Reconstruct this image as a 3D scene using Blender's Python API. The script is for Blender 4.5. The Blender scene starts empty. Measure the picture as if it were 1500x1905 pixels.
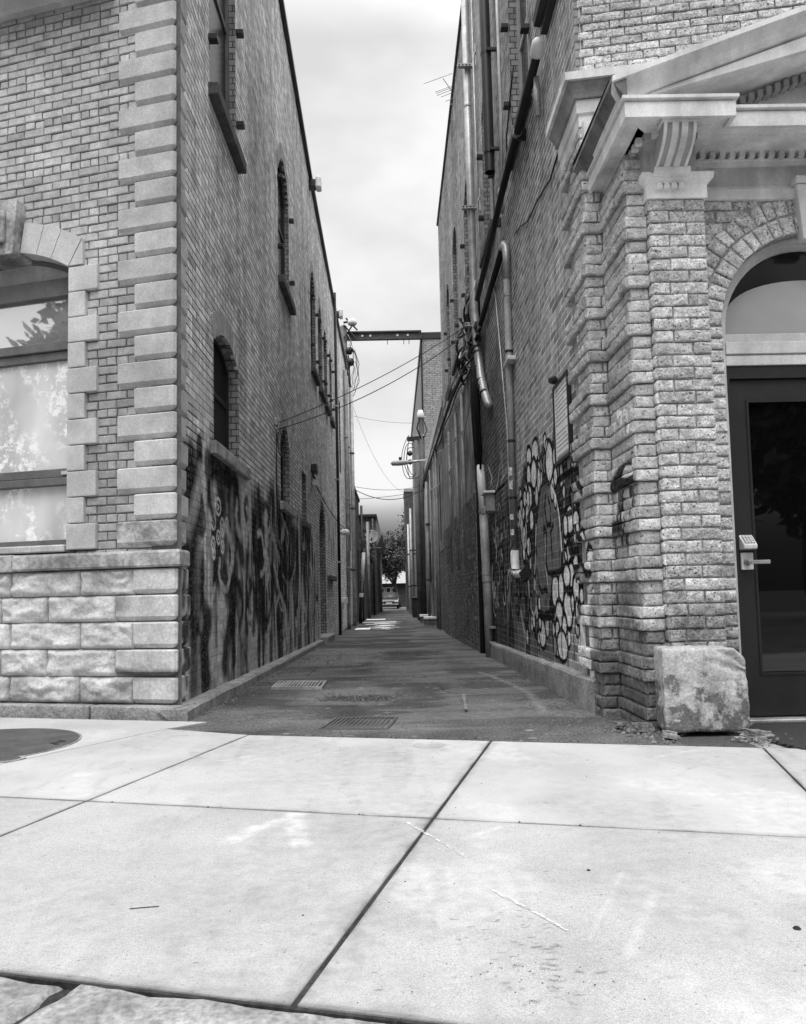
import bpy, bmesh, math, random
import numpy as np
from mathutils import Vector, Matrix
from mathutils.geometry import tessellate_polygon
rad = math.radians
SC = bpy.context.scene
# ---------------------------------------------------------------- camera
cd = bpy.data.cameras.new("camera"); cam = bpy.data.objects.new("camera", cd)
SC.collection.objects.link(cam); SC.camera = cam
cd.sensor_fit = 'AUTO'; cd.sensor_width = 36.0; cd.lens = 27.4; cd.shift_y = 47.5 / 1905
cd.clip_start = 0.05; cd.clip_end = 2000
def cam_axes(yaw, pitch, roll):
    f = Vector((math.sin(yaw) * math.cos(pitch), math.cos(yaw) * math.cos(pitch), math.sin(pitch)))
    r0 = Vector((math.cos(yaw), -math.sin(yaw), 0)); u0 = r0.cross(f)
    return r0 * math.cos(roll) - u0 * math.sin(roll), u0 * math.cos(roll) + r0 * math.sin(roll), f
_r, _u, _f = cam_axes(rad(0.666), rad(4.167), rad(1.3))
cam.matrix_world = Matrix(((_r.x, _u.x, -_f.x, 0), (_r.y, _u.y, -_f.y, 0), (_r.z, _u.z, -_f.z, 0.77), (0, 0, 0, 1)))
# ---------------------------------------------------------------- sky, sun, exposure
SUN_EL, SUN_AZ = rad(58), rad(188)          # behind the camera, high
W = bpy.data.worlds.new("World"); SC.world = W; W.use_nodes = True
wn, wl = W.node_tree.nodes, W.node_tree.links; wn.clear()
def N_(t, **k):
    n = wn.new(t)
    for a, b in k.items(): setattr(n, a, b)
    return n
sky = N_('ShaderNodeTexSky', sky_type='NISHITA', sun_disc=False, sun_elevation=SUN_EL, sun_rotation=SUN_AZ)
bw = N_('ShaderNodeRGBToBW'); wl.new(sky.outputs[0], bw.inputs[0])
tc = N_('ShaderNodeTexCoord'); sep = N_('ShaderNodeSeparateXYZ'); wl.new(tc.outputs['Generated'], sep.inputs[0])
# overcast: brighter towards the zenith, a dull bank low on the horizon
grad = N_('ShaderNodeValToRGB'); wl.new(sep.outputs['Z'], grad.inputs[0])
cr = grad.color_ramp
for p, v in ((0.0, 0.007), (0.045, 0.014), (0.075, 0.032), (0.105, 0.083), (0.13, 0.155), (0.60, 0.162), (0.80, 0.50), (1.0, 1.0)):
    e = cr.elements.new(p) if p not in (0.0, 1.0) else cr.elements[0 if p == 0 else -1]
    e.color = (v, v, v, 1)
mp = N_('ShaderNodeMapping'); mp.inputs['Scale'].default_value = (2.2, 2.2, 4.5); wl.new(tc.outputs['Generated'], mp.inputs[0])
cn = N_('ShaderNodeTexNoise'); cn.inputs['Scale'].default_value = 1.7; cn.inputs['Detail'].default_value = 5; cn.inputs['Roughness'].default_value = .5
wl.new(mp.outputs[0], cn.inputs[0])
cm = N_('ShaderNodeMapRange'); cm.inputs[1].default_value = .36; cm.inputs[2].default_value = .62; cm.inputs[3].default_value = .80; cm.inputs[4].default_value = 1.06
wl.new(cn.outputs[0], cm.inputs[0])
m1 = N_('ShaderNodeMath', operation='MULTIPLY'); wl.new(grad.outputs[0], m1.inputs[0]); wl.new(cm.outputs[0], m1.inputs[1])
m2 = N_('ShaderNodeMath', operation='MULTIPLY'); wl.new(m1.outputs[0], m2.inputs[0]); m2.inputs[1].default_value = 47.5
m3 = N_('ShaderNodeMath', operation='MULTIPLY_ADD'); wl.new(bw.outputs[0], m3.inputs[0]); m3.inputs[1].default_value = .04; wl.new(m2.outputs[0], m3.inputs[2])
bg = N_('ShaderNodeBackground'); bg.inputs['Strength'].default_value = 0.1; wl.new(m3.outputs[0], bg.inputs['Color'])
wo = N_('ShaderNodeOutputWorld'); wl.new(bg.outputs[0], wo.inputs[0])
sd = bpy.data.lights.new("sun", 'SUN'); sd.energy = 1.0; sd.angle = rad(25); sd.color = (1, 1, 1)
so = bpy.data.objects.new("sun", sd); SC.collection.objects.link(so)
so.rotation_euler = (rad(90) - SUN_EL, 0, rad(180) - SUN_AZ)
SC.view_settings.view_transform = 'Standard'; SC.view_settings.look = 'None'; SC.view_settings.gamma = 1
SC.view_settings.exposure = 0.25; SC.view_settings.use_curve_mapping = False
SC.cycles.max_bounces = 6; SC.cycles.diffuse_bounces = 3; SC.cycles.glossy_bounces = 3
# ---------------------------------------------------------------- object helpers
COL = SC.collection
def tag(o, label, cat, group=None, kind=None):
    o['label'] = label; o['category'] = cat
    if group: o['group'] = group
    return o
def thing(name, label, cat, loc=(0, 0, 0), group=None):
    o = bpy.data.objects.new(name, None); COL.objects.link(o); o.location = loc; o.empty_display_size = .2
    return tag(o, label, cat, group)
rng = np.random.default_rng(7)
random.seed(5)
_lat = np.random.default_rng(11).random((32, 32, 32))
def vnoise(P, s=1.0):
    P = np.asarray(P, float) * s; i = np.floor(P).astype(int); f = P - i; f = f * f * (3 - 2 * f)
    r = 0
    for a in (0, 1):
        for b in (0, 1):
            for c in (0, 1):
                w = (f[..., 0] if a else 1 - f[..., 0]) * (f[..., 1] if b else 1 - f[..., 1]) * (f[..., 2] if c else 1 - f[..., 2])
                r = r + w * _lat[(i[..., 0] + a) % 32, (i[..., 1] + b) % 32, (i[..., 2] + c) % 32]
    return r
def fbm(P, s=1.0, n=3):
    r, a, t = 0, 1.0, 0
    for k in range(n): r = r + a * vnoise(np.asarray(P) + 13.7 * k, s * 2 ** k); t += a; a *= .5
    return r / t
class MB:
    def __init__(s): s.v = []; s.f = []; s.t = []
    def add(s, V, F, tone=.5):
        n = len(s.v); V = [tuple(map(float, p)) for p in V]
        s.v += V; s.f += [tuple(i + n for i in q) for q in F]
        s.t += [tone] * len(V) if np.isscalar(tone) else list(tone)
        return s
    def box(s, a, b, tone=.5):
        x0, y0, z0 = a; x1, y1, z1 = b
        V = [(x0, y0, z0), (x1, y0, z0), (x1, y1, z0), (x0, y1, z0), (x0, y0, z1), (x1, y0, z1), (x1, y1, z1), (x0, y1, z1)]
        return s.add(V, [(3, 2, 1, 0), (4, 5, 6, 7), (0, 1, 5, 4), (1, 2, 6, 5), (2, 3, 7, 6), (3, 0, 4, 7)], tone)
    def fbox(s, O, U, N, u0, u1, v0, v1, n0, n1, tone=.5):
        "box in a wall frame: u along, v up, n outward"
        O, U, N = map(Vector, (O, U, N)); Z = Vector((0, 0, 1))
        V = [O + U * u + N * n + Z * v for v in (v0, v1) for (u, n) in ((u0, n0), (u1, n0), (u1, n1), (u0, n1))]
        return s.add(V, [(3, 2, 1, 0), (4, 5, 6, 7), (0, 1, 5, 4), (1, 2, 6, 5), (2, 3, 7, 6), (3, 0, 4, 7)], tone)
    def tube(s, pts, r, seg=10, cap=True, tone=.5):
        pts = [Vector(p) for p in pts]; R = r if isinstance(r, (list, tuple)) else [r] * len(pts)
        V, F = [], []; prev = None
        for i, p in enumerate(pts):
            d = (pts[min(i + 1, len(pts) - 1)] - pts[max(i - 1, 0)]).normalized()
            if prev is None: a = d.orthogonal().normalized()
            else: a = (prev - d * prev.dot(d)); a = a.normalized() if a.length > 1e-6 else d.orthogonal().normalized()
            prev = a; b = d.cross(a)
            V += [p + (a * math.cos(2 * math.pi * k / seg) + b * math.sin(2 * math.pi * k / seg)) * R[i] for k in range(seg)]
        for i in range(len(pts) - 1):
            for k in range(seg):
                F.append((i * seg + k, i * seg + (k + 1) % seg, (i + 1) * seg + (k + 1) % seg, (i + 1) * seg + k))
        if cap: F += [tuple(range(seg - 1, -1, -1)), tuple((len(pts) - 1) * seg + k for k in range(seg))]
        return s.add(V, F, tone)
    def lathe(s, c, prof, seg=20, axis=(0, 0, 1), tone=.5):
        c = Vector(c); ax = Vector(axis).normalized(); a = ax.orthogonal().normalized(); b = ax.cross(a)
        V, F = [], []
        for (r, h) in prof: V += [c + ax * h + (a * math.cos(2 * math.pi * k / seg) + b * math.sin(2 * math.pi * k / seg)) * max(r, 1e-4) for k in range(seg)]
        for i in range(len(prof) - 1):
            for k in range(seg): F.append((i * seg + k, i * seg + (k + 1) % seg, (i + 1) * seg + (k + 1) % seg, (i + 1) * seg + k))
        F += [tuple(range(seg - 1, -1, -1)), tuple((len(prof) - 1) * seg + k for k in range(seg))]
        return s.add(V, F, tone)
    def sweep(s, path, prof, side=-1, closed_ends=True, tone=.5):
        "profile (out, z) along a path of xy points with mitred corners; side -1: outward is right of travel"
        P = [Vector((p[0], p[1])) for p in path]; n = len(prof); V, F = [], []
        nr = []
        for i in range(len(P) - 1):
            d = (P[i + 1] - P[i]).normalized(); nr.append(Vector((-d.y, d.x)) * side)
        for i, p in enumerate(P):
            if i == 0: m = nr[0]
            elif i == len(P) - 1: m = nr[-1]
            else:
                m = nr[i - 1] + nr[i]; m = m / max(1e-6, (1 + nr[i - 1].dot(nr[i])))
            for (o, z) in prof: V.append((p.x + m.x * o, p.y + m.y * o, z))
        for i in range(len(P) - 1):
            for k in range(n): F.append((i * n + k, i * n + (k + 1) % n, (i + 1) * n + (k + 1) % n, (i + 1) * n + k))
        if closed_ends: F += [tuple(range(n - 1, -1, -1)), tuple((len(P) - 1) * n + k for k in range(n))]
        return s.add(V, F, tone)
    def prism(s, poly, z0, z1, tone=.5):
        n = len(poly); V = [(p[0], p[1], z0) for p in poly] + [(p[0], p[1], z1) for p in poly]
        return s.add(V, [tuple(range(n - 1, -1, -1)), tuple(range(n, 2 * n))] + [(i, (i + 1) % n, n + (i + 1) % n, n + i) for i in range(n)], tone)
    def fpoly(s, O, U, N, loops, n0, tone=.5):
        "flat polygon with holes in a wall frame at offset n0"
        O, U, N = map(Vector, (O, U, N)); Z = Vector((0, 0, 1))
        flat = [p for lp in loops for p in lp]
        T = tessellate_polygon([[Vector((p[0], p[1], 0)) for p in lp] for lp in loops])
        V = [O + U * p[0] + Z * p[1] + N * n0 for p in flat]; want = N
        F = []
        for t in T:
            a, b, c = (V[i] for i in t)
            F.append(tuple(t) if (b - a).cross(c - a).dot(want) > 0 else tuple(reversed(t)))
        return s.add(V, F, tone)
    def fstrip(s, O, U, N, loop, n0, n1, tone=.5, flip=False):
        "walls of an extruded loop between offsets n0 and n1"
        O, U, N = map(Vector, (O, U, N)); Z = Vector((0, 0, 1)); m = len(loop)
        V = [O + U * p[0] + Z * p[1] + N * n for n in (n0, n1) for p in loop]
        F = [(i, (i + 1) % m, m + (i + 1) % m, m + i) for i in range(m)]
        return s.add(V, [tuple(reversed(f)) for f in F] if flip else F, tone)
    def slab(s, O, U, N, loops, n0, n1, tone=.5):
        s.fpoly(O, U, N, loops, max(n0, n1), tone)
        s.fpoly(O, U, N, loops, min(n0, n1), tone)
        for lp in loops: s.fstrip(O, U, N, lp, n0, n1, tone)
        return s
    def build(s, name, mat, parent=None, smooth=False, bevel=0, seg=1, norm=True, label=None):
        me = bpy.data.meshes.new(name); me.from_pydata(s.v, [], s.f); me.update()
        if bevel or norm:
            bm = bmesh.new(); bm.from_mesh(me)
            if bevel or norm: bmesh.ops.recalc_face_normals(bm, faces=bm.faces)
            if bevel:
                es = [e for e in bm.edges if len(e.link_faces) == 2 and e.calc_face_angle(0) > .5]
                bmesh.ops.bevel(bm, geom=es, offset=bevel, segments=seg, profile=.6, affect='EDGES', clamp_overlap=True)
            bm.to_mesh(me); bm.free()
        if not bevel:
            at = me.attributes.new('tone', 'FLOAT', 'POINT'); at.data.foreach_set('value', np.array(s.t, 'f'))
        if smooth: me.polygons.foreach_set('use_smooth', [True] * len(me.polygons))
        me.materials.append(mat)
        o = bpy.data.objects.new(name, me); COL.objects.link(o)
        if parent is not None:
            o.parent = parent
            if parent.type == 'EMPTY': o.matrix_parent_inverse = Matrix.Translation(-Vector(parent.location))
        if label: o['label'] = label
        return o
def struct(o): o['kind'] = 'structure'; return o
def stuff(o): o['kind'] = 'stuff'; return o
# ---------------------------------------------------------------- materials (all grey: the photograph is black and white)
def nodes(name):
    m = bpy.data.materials.new(name); m.use_nodes = True
    nt = m.node_tree; return m, nt, nt.nodes['Principled BSDF'], nt.nodes, nt.links
def mth(nt, op, a, b=None, c=None):
    n = nt.nodes.new('ShaderNodeMath'); n.operation = op
    for i, x in enumerate((a, b, c)):
        if x is None: continue
        if isinstance(x, (int, float)): n.inputs[i].default_value = x
        else: nt.links.new(x, n.inputs[i])
    return n.outputs[0]
def noise(nt, vec, scale, detail=4, rough=.55, lo=None, hi=None, a=.35, b=.65):
    n = nt.nodes.new('ShaderNodeTexNoise'); n.inputs['Scale'].default_value = scale; n.inputs['Detail'].default_value = detail; n.inputs['Roughness'].default_value = rough
    nt.links.new(vec, n.inputs['Vector']); o = n.outputs[0]
    if lo is not None: o = mrange(nt, o, a, b, lo, hi)
    return o
def mrange(nt, x, a, b, lo, hi):
    n = nt.nodes.new('ShaderNodeMapRange'); n.inputs[1].default_value = a; n.inputs[2].default_value = b; n.inputs[3].default_value = lo; n.inputs[4].default_value = hi
    nt.links.new(x, n.inputs[0]); return n.outputs[0]
def objvec(nt, scale=(1, 1, 1)):
    t = nt.nodes.new('ShaderNodeTexCoord'); m = nt.nodes.new('ShaderNodeMapping'); m.inputs['Scale'].default_value = scale
    nt.links.new(t.outputs['Object'], m.inputs[0]); return m.outputs[0]
def bump(nt, b, h, strength, dist):
    n = nt.nodes.new('ShaderNodeBump'); n.inputs['Strength'].default_value = strength; n.inputs['Distance'].default_value = dist
    nt.links.new(h, n.inputs['Height'])
    if b.inputs['Normal'].links: nt.links.new(b.inputs['Normal'].links[0].from_socket, n.inputs['Normal'])
    nt.links.new(n.outputs[0], b.inputs['Normal'])
def setcol(nt, b, v):
    c = nt.nodes.new('ShaderNodeCombineColor')
    for i in range(3): nt.links.new(v, c.inputs[i])
    nt.links.new(c.outputs[0], b.inputs['Base Color'])
def mix(nt, f, a, b): # a + f*(b-a)
    return mth(nt, 'ADD', a, mth(nt, 'MULTIPLY', f, mth(nt, 'SUBTRACT', b, a)))
def overlay(nt, val, img, axis, u0, u1, v0, v1, wear=True, tone=None, vax='Z', lo=.80):
    t = nt.nodes.new('ShaderNodeTexCoord'); s = nt.nodes.new('ShaderNodeSeparateXYZ'); nt.links.new(t.outputs['Object'], s.inputs[0])
    c = nt.nodes.new('ShaderNodeCombineXYZ')
    nt.links.new(mth(nt, 'MULTIPLY_ADD', s.outputs[axis], 1 / (u1 - u0), -u0 / (u1 - u0)), c.inputs[0])
    nt.links.new(mth(nt, 'MULTIPLY_ADD', s.outputs[vax], 1 / (v1 - v0), -v0 / (v1 - v0)), c.inputs[1])
    ti = nt.nodes.new('ShaderNodeTexImage'); ti.image = img; ti.extension = 'CLIP'; ti.interpolation = 'Linear'
    nt.links.new(c.outputs[0], ti.inputs[0])
    sc = nt.nodes.new('ShaderNodeSeparateColor'); nt.links.new(ti.outputs[0], sc.inputs[0])
    al = sc.outputs[1]
    if wear: al = mth(nt, 'MULTIPLY', al, noise(nt, t.outputs['Object'], 34, 4, .6, lo, lo + .2, .3, .5))
    pv = mth(nt, 'MULTIPLY', sc.outputs[0], noise(nt, t.outputs['Object'], 17, 5, .65, .68, 1.30))
    if tone is not None: pv = mth(nt, 'MULTIPLY', pv, mrange(nt, tone, .2, .7, .62, 1.25))
    return mix(nt, al, val, pv)
def mat(name, val, rough=.8, mott=3.0, amt=.2, fine=60, famt=.1, bmp=.25, bs=70, dist=.003, metal=0, spec=.3, specks=0, ground=None, tone=False, streak=0, stain=0, img=None, pits=0, coat=0, zdirt=None):
    m, nt, b, nd, lk = nodes(name); v = objvec(nt)
    if tone:
        a = nd.new('ShaderNodeAttribute'); a.attribute_name = 'tone'; x = mth(nt, 'MULTIPLY', a.outputs['Fac'], val)
    else: x = mth(nt, 'ADD', val, 0.0)
    if amt: x = mth(nt, 'MULTIPLY', x, noise(nt, v, mott, 5, .6, 1 - amt, 1 + amt))
    if famt: x = mth(nt, 'MULTIPLY', x, noise(nt, v, fine, 3, .6, 1 - famt, 1 + famt))
    if streak: x = mth(nt, 'MULTIPLY', x, noise(nt, objvec(nt, (3.2, 3.2, .35)), 1.6, 5, .6, 1 - streak, 1 + streak * .5, .3, .62))
    if stain: x = mth(nt, 'MULTIPLY', x, noise(nt, v, 1.1, 6, .62, 1 - stain, 1.0, .38, .52))
    if specks:
        vo = nd.new('ShaderNodeTexVoronoi'); vo.inputs['Scale'].default_value = specks; lk.new(v, vo.inputs['Vector'])
        sc_ = nd.new('ShaderNodeSeparateColor'); lk.new(vo.outputs['Color'], sc_.inputs[0])
        q_ = mth(nt, 'MULTIPLY', mrange(nt, vo.outputs['Distance'], .10, .22, 1.0, 0.0), mrange(nt, sc_.outputs[0], .80, .86, 0.0, 1.0)); x = mth(nt, 'MULTIPLY', x, mrange(nt, q_, 0, 1, 1.0, .45))
        x = mth(nt, 'MULTIPLY', x, noise(nt, objvec(nt, (1, 4, 1)), 26, 4, .7, .93, 1.06, .3, .7))
    if zdirt:
        t = nd.new('ShaderNodeTexCoord'); s = nd.new('ShaderNodeSeparateXYZ'); lk.new(t.outputs['Object'], s.inputs[0])
        zz = mth(nt, 'ADD', s.outputs['Z'], noise(nt, v, 5, 4, .6, -zdirt[1] * .6, zdirt[1] * .6, .3, .7))
        x = mth(nt, 'MULTIPLY', x, mrange(nt, zz, zdirt[0], zdirt[0] + zdirt[1], zdirt[2], 1.0))
    h = noise(nt, v, bs, 4, .6)
    if pits:
        vo = nd.new('ShaderNodeTexNoise'); vo.inputs['Scale'].default_value = 75; vo.inputs['Detail'].default_value = 2; lk.new(v, vo.inputs['Vector'])
        p = mrange(nt, vo.outputs[0], .63, .69, 1.0, .22); x = mth(nt, 'MULTIPLY', x, mix(nt, pits, 1.0, p) if False else p)
        h = mth(nt, 'ADD', h, mth(nt, 'MULTIPLY', p, .9))
    if ground: x = overlay(nt, x, *ground, wear=False, vax='Y')
    if img:
        for im in img: x = overlay(nt, x, *im, tone=a.outputs['Fac'] if tone else None, lo=.80 if tone else .76)
    setcol(nt, b, x)
    if bmp: bump(nt, b, h, bmp, dist)
    b.inputs['Roughness'].default_value = rough; b.inputs['Metallic'].default_value = metal; b.inputs['Specular IOR Level'].default_value = spec
    if coat: b.inputs['Coat Weight'].default_value = coat; b.inputs['Coat Roughness'].default_value = .05
    return m
def mat_bricktex(name, c1, c2, cm, bw=.21, bh=.065, ms=.006, streak=.3, amt=.25, rough=.9, img=None, bstr=.6):
    m, nt, b, nd, lk = nodes(name); t = nd.new('ShaderNodeTexCoord'); s = nd.new('ShaderNodeSeparateXYZ'); lk.new(t.outputs['Object'], s.inputs[0])
    c = nd.new('ShaderNodeCombineXYZ'); lk.new(mth(nt, 'ADD', s.outputs[0], s.outputs[1]), c.inputs[0]); lk.new(s.outputs[2], c.inputs[1])
    k = nd.new('ShaderNodeTexBrick'); lk.new(c.outputs[0], k.inputs[0]); k.inputs['Scale'].default_value = 1
    k.inputs['Brick Width'].default_value = bw; k.inputs['Row Height'].default_value = bh; k.inputs['Mortar Size'].default_value = ms; k.inputs['Mortar Smooth'].default_value = .15
    for n, q in (('Color1', c1), ('Color2', c2), ('Mortar', cm)): k.inputs[n].default_value = (q, q, q, 1)
    v = objvec(nt); x = mth(nt, 'MULTIPLY', k.outputs['Color'], noise(nt, v, 9, 5, .65, 1 - amt, 1 + amt))
    if streak: x = mth(nt, 'MULTIPLY', x, noise(nt, objvec(nt, (3.2, 3.2, .35)), 1.3, 5, .6, 1 - streak, 1 + streak * .5, .3, .62))
    if img:
        for im in img: x = overlay(nt, x, *im)
    setcol(nt, b, x); bump(nt, b, mth(nt, 'ADD', mth(nt, 'MULTIPLY', k.outputs['Fac'], -1), mth(nt, 'MULTIPLY', noise(nt, v, 40), .6)), bstr, .008)
    b.inputs['Roughness'].default_value = rough; b.inputs['Specular IOR Level'].default_value = .2
    return m
def mat_glass(name, val, rough=.03, spec=.5, amt=.15, blotch=None):
    m, nt, b, nd, lk = nodes(name); v = objvec(nt)
    x = mth(nt, 'MULTIPLY', noise(nt, v, 1.5, 3, .5, 1 - amt, 1 + amt), val)
    setcol(nt, b, x); b.inputs['Roughness'].default_value = rough; b.inputs['Specular IOR Level'].default_value = spec
    b.inputs['Coat Weight'].default_value = .6; b.inputs['Coat Roughness'].default_value = .02
    return m
# graffiti pictures, sprayed in memory: red channel = paint value, green = cover
class Spray:
    def __init__(s, u0, u1, v0, v1, res):
        s.u0, s.u1, s.v0, s.v1, s.r = u0, u1, v0, v1, res
        s.w, s.h = int((u1 - u0) * res), int((v1 - v0) * res)
        s.val = np.zeros((s.h, s.w)); s.a = np.zeros((s.h, s.w))
        s.U, s.V = np.meshgrid(u0 + (np.arange(s.w) + .5) / res, v0 + (np.arange(s.h) + .5) / res)
    def put(s, mask, val):
        a2 = mask + s.a * (1 - mask)
        s.val = np.where(a2 > 1e-5, (val * mask + s.val * s.a * (1 - mask)) / np.maximum(a2, 1e-5), s.val); s.a = a2
    def win(s, a, b, c, d):
        i0 = max(0, int((a - s.u0) * s.r)); i1 = min(s.w, int((b - s.u0) * s.r) + 2); j0 = max(0, int((c - s.v0) * s.r)); j1 = min(s.h, int((d - s.v0) * s.r) + 2)
        return slice(j0, max(j0, j1)), slice(i0, max(i0, i1))
    def stroke(s, pts, w, val, soft=.012, op=1.0, wob=.25):
        pts = np.array(pts, float); pad = w + soft * 2
        J, I = s.win(pts[:, 0].min() - pad, pts[:, 0].max() + pad, pts[:, 1].min() - pad, pts[:, 1].max() + pad)
        U, V = s.U[J, I], s.V[J, I]
        if U.size == 0: return
        d = np.full(U.shape, 9.0)
        for (a, b) in zip(pts[:-1], pts[1:]):
            ab = b - a; t = np.clip(((U - a[0]) * ab[0] + (V - a[1]) * ab[1]) / max(ab @ ab, 1e-9), 0, 1)
            d = np.minimum(d, np.hypot(U - a[0] - t * ab[0], V - a[1] - t * ab[1]))
        wv = w / 2 * (1 + wob * (2 * vnoise(np.stack([U, V, U * 0 + w * 91], -1), 9) - 1))
        m = np.clip((wv - d) / soft + .5, 0, 1) * op
        a0, v0_ = s.a[J, I], s.val[J, I]; a2 = m + a0 * (1 - m)
        s.val[J, I] = np.where(a2 > 1e-5, (val * m + v0_ * a0 * (1 - m)) / np.maximum(a2, 1e-5), v0_); s.a[J, I] = a2
    def ell(s, c, d, ru, rv, val, soft=.01, op=1.0, ring=0, rval=0.01):
        k_ = 1.35; J, I = s.win(c - (ru + ring) * k_ - .03, c + (ru + ring) * k_ + .03, d - (rv + ring) * k_ - .03, d + (rv + ring) * k_ + .03); U, V = s.U[J, I], s.V[J, I]
        if U.size == 0: return
        n = .12 * (2 * vnoise(np.stack([U, V, U * 0 + c * 7], -1), 10) - 1)
        def mk(a, b): return np.clip((1 + n - np.hypot((U - c) / a, (V - d) / b)) * min(a, b) / soft + .5, 0, 1)
        for m, vv in (((mk(ru + ring, rv + ring), rval),) if ring else ()) + ((mk(ru, rv) * op, val),):
            a0, v0_ = s.a[J, I], s.val[J, I]; a2 = m + a0 * (1 - m)
            s.val[J, I] = np.where(a2 > 1e-5, (vv * m + v0_ * a0 * (1 - m)) / np.maximum(a2, 1e-5), v0_); s.a[J, I] = a2
    def poly(s, pts, val, soft=.02, op=1.0, tex=0):
        pts = np.array(pts); ins = np.zeros(s.U.shape, bool); n = len(pts); d = np.full(s.U.shape, 9.0)
        for i in range(n):
            a, b = pts[i], pts[(i + 1) % n]
            c = ((a[1] > s.V) != (b[1] > s.V)); ins ^= c & (s.U < (b[0] - a[0]) * (s.V - a[1]) / (b[1] - a[1] + 1e-12) + a[0])
            ab = b - a; t = np.clip(((s.U - a[0]) * ab[0] + (s.V - a[1]) * ab[1]) / max(ab @ ab, 1e-9), 0, 1)
            d = np.minimum(d, np.hypot(s.U - a[0] - t * ab[0], s.V - a[1] - t * ab[1]))
        sd_ = np.where(ins, d, -d)
        if tex: sd_ = sd_ + tex * (2 * fbm(np.stack([s.U, s.V * .4, s.U * 0], -1), 8, 3) - 1)
        s.put(np.clip(sd_ / soft + .5, 0, 1) * op, val)
    def field(s, mask, val): s.put(np.clip(mask, 0, 1), val)
    def image(s, name):
        im = bpy.data.images.new(name, s.w, s.h, alpha=False, is_data=True)
        px = np.zeros((s.h, s.w, 4), 'f'); px[..., 0] = np.clip(s.val, 0, 1); px[..., 1] = np.clip(s.a, 0, 1); px[..., 3] = 1
        im.pixels.foreach_set(px.ravel()); im.update(); im.pack(); return im
    def args(s, name, axis): return (s.image(name), axis, s.u0, s.u1, s.v0, s.v1)
# ---------------------------------------------------------------- brickwork
def op_loop(o, g=0.0):
    "outline of an opening (u0,u1,v0,v1,rise), grown by g"
    u0, u1, v0, v1, r = o; u0 -= g; u1 += g; v0 -= g; v1 += g
    L = [(u0, v0), (u1, v0)]
    if r <= 0: return L + [(u1, v1), (u0, v1)]
    n = 14
    return L + [(u1 + (u0 - u1) * k / n, v1 - r + r * (1 - (2 * k / n - 1) ** 2)) for k in range(n + 1)]
def spans_fn(base, ops):
    def fn(v):
        b = base(v) if callable(base) else base
        if b is None: return []
        S = [b]
        for (u0, u1, v0, v1, r) in ops:
            if not (v0 <= v <= v1): continue
            c, h = (u0 + u1) / 2, (u1 - u0) / 2
            if r > 0 and v > v1 - r: h *= math.sqrt(max(0, 1 - (v - v1 + r) / r))
            T = []
            for (a, e) in S:
                if e <= c - h or a >= c + h: T.append((a, e)); continue
                if a < c - h: T.append((a, c - h))
                if e > c + h: T.append((c + h, e))
            S = T
        return S
    return fn
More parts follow.
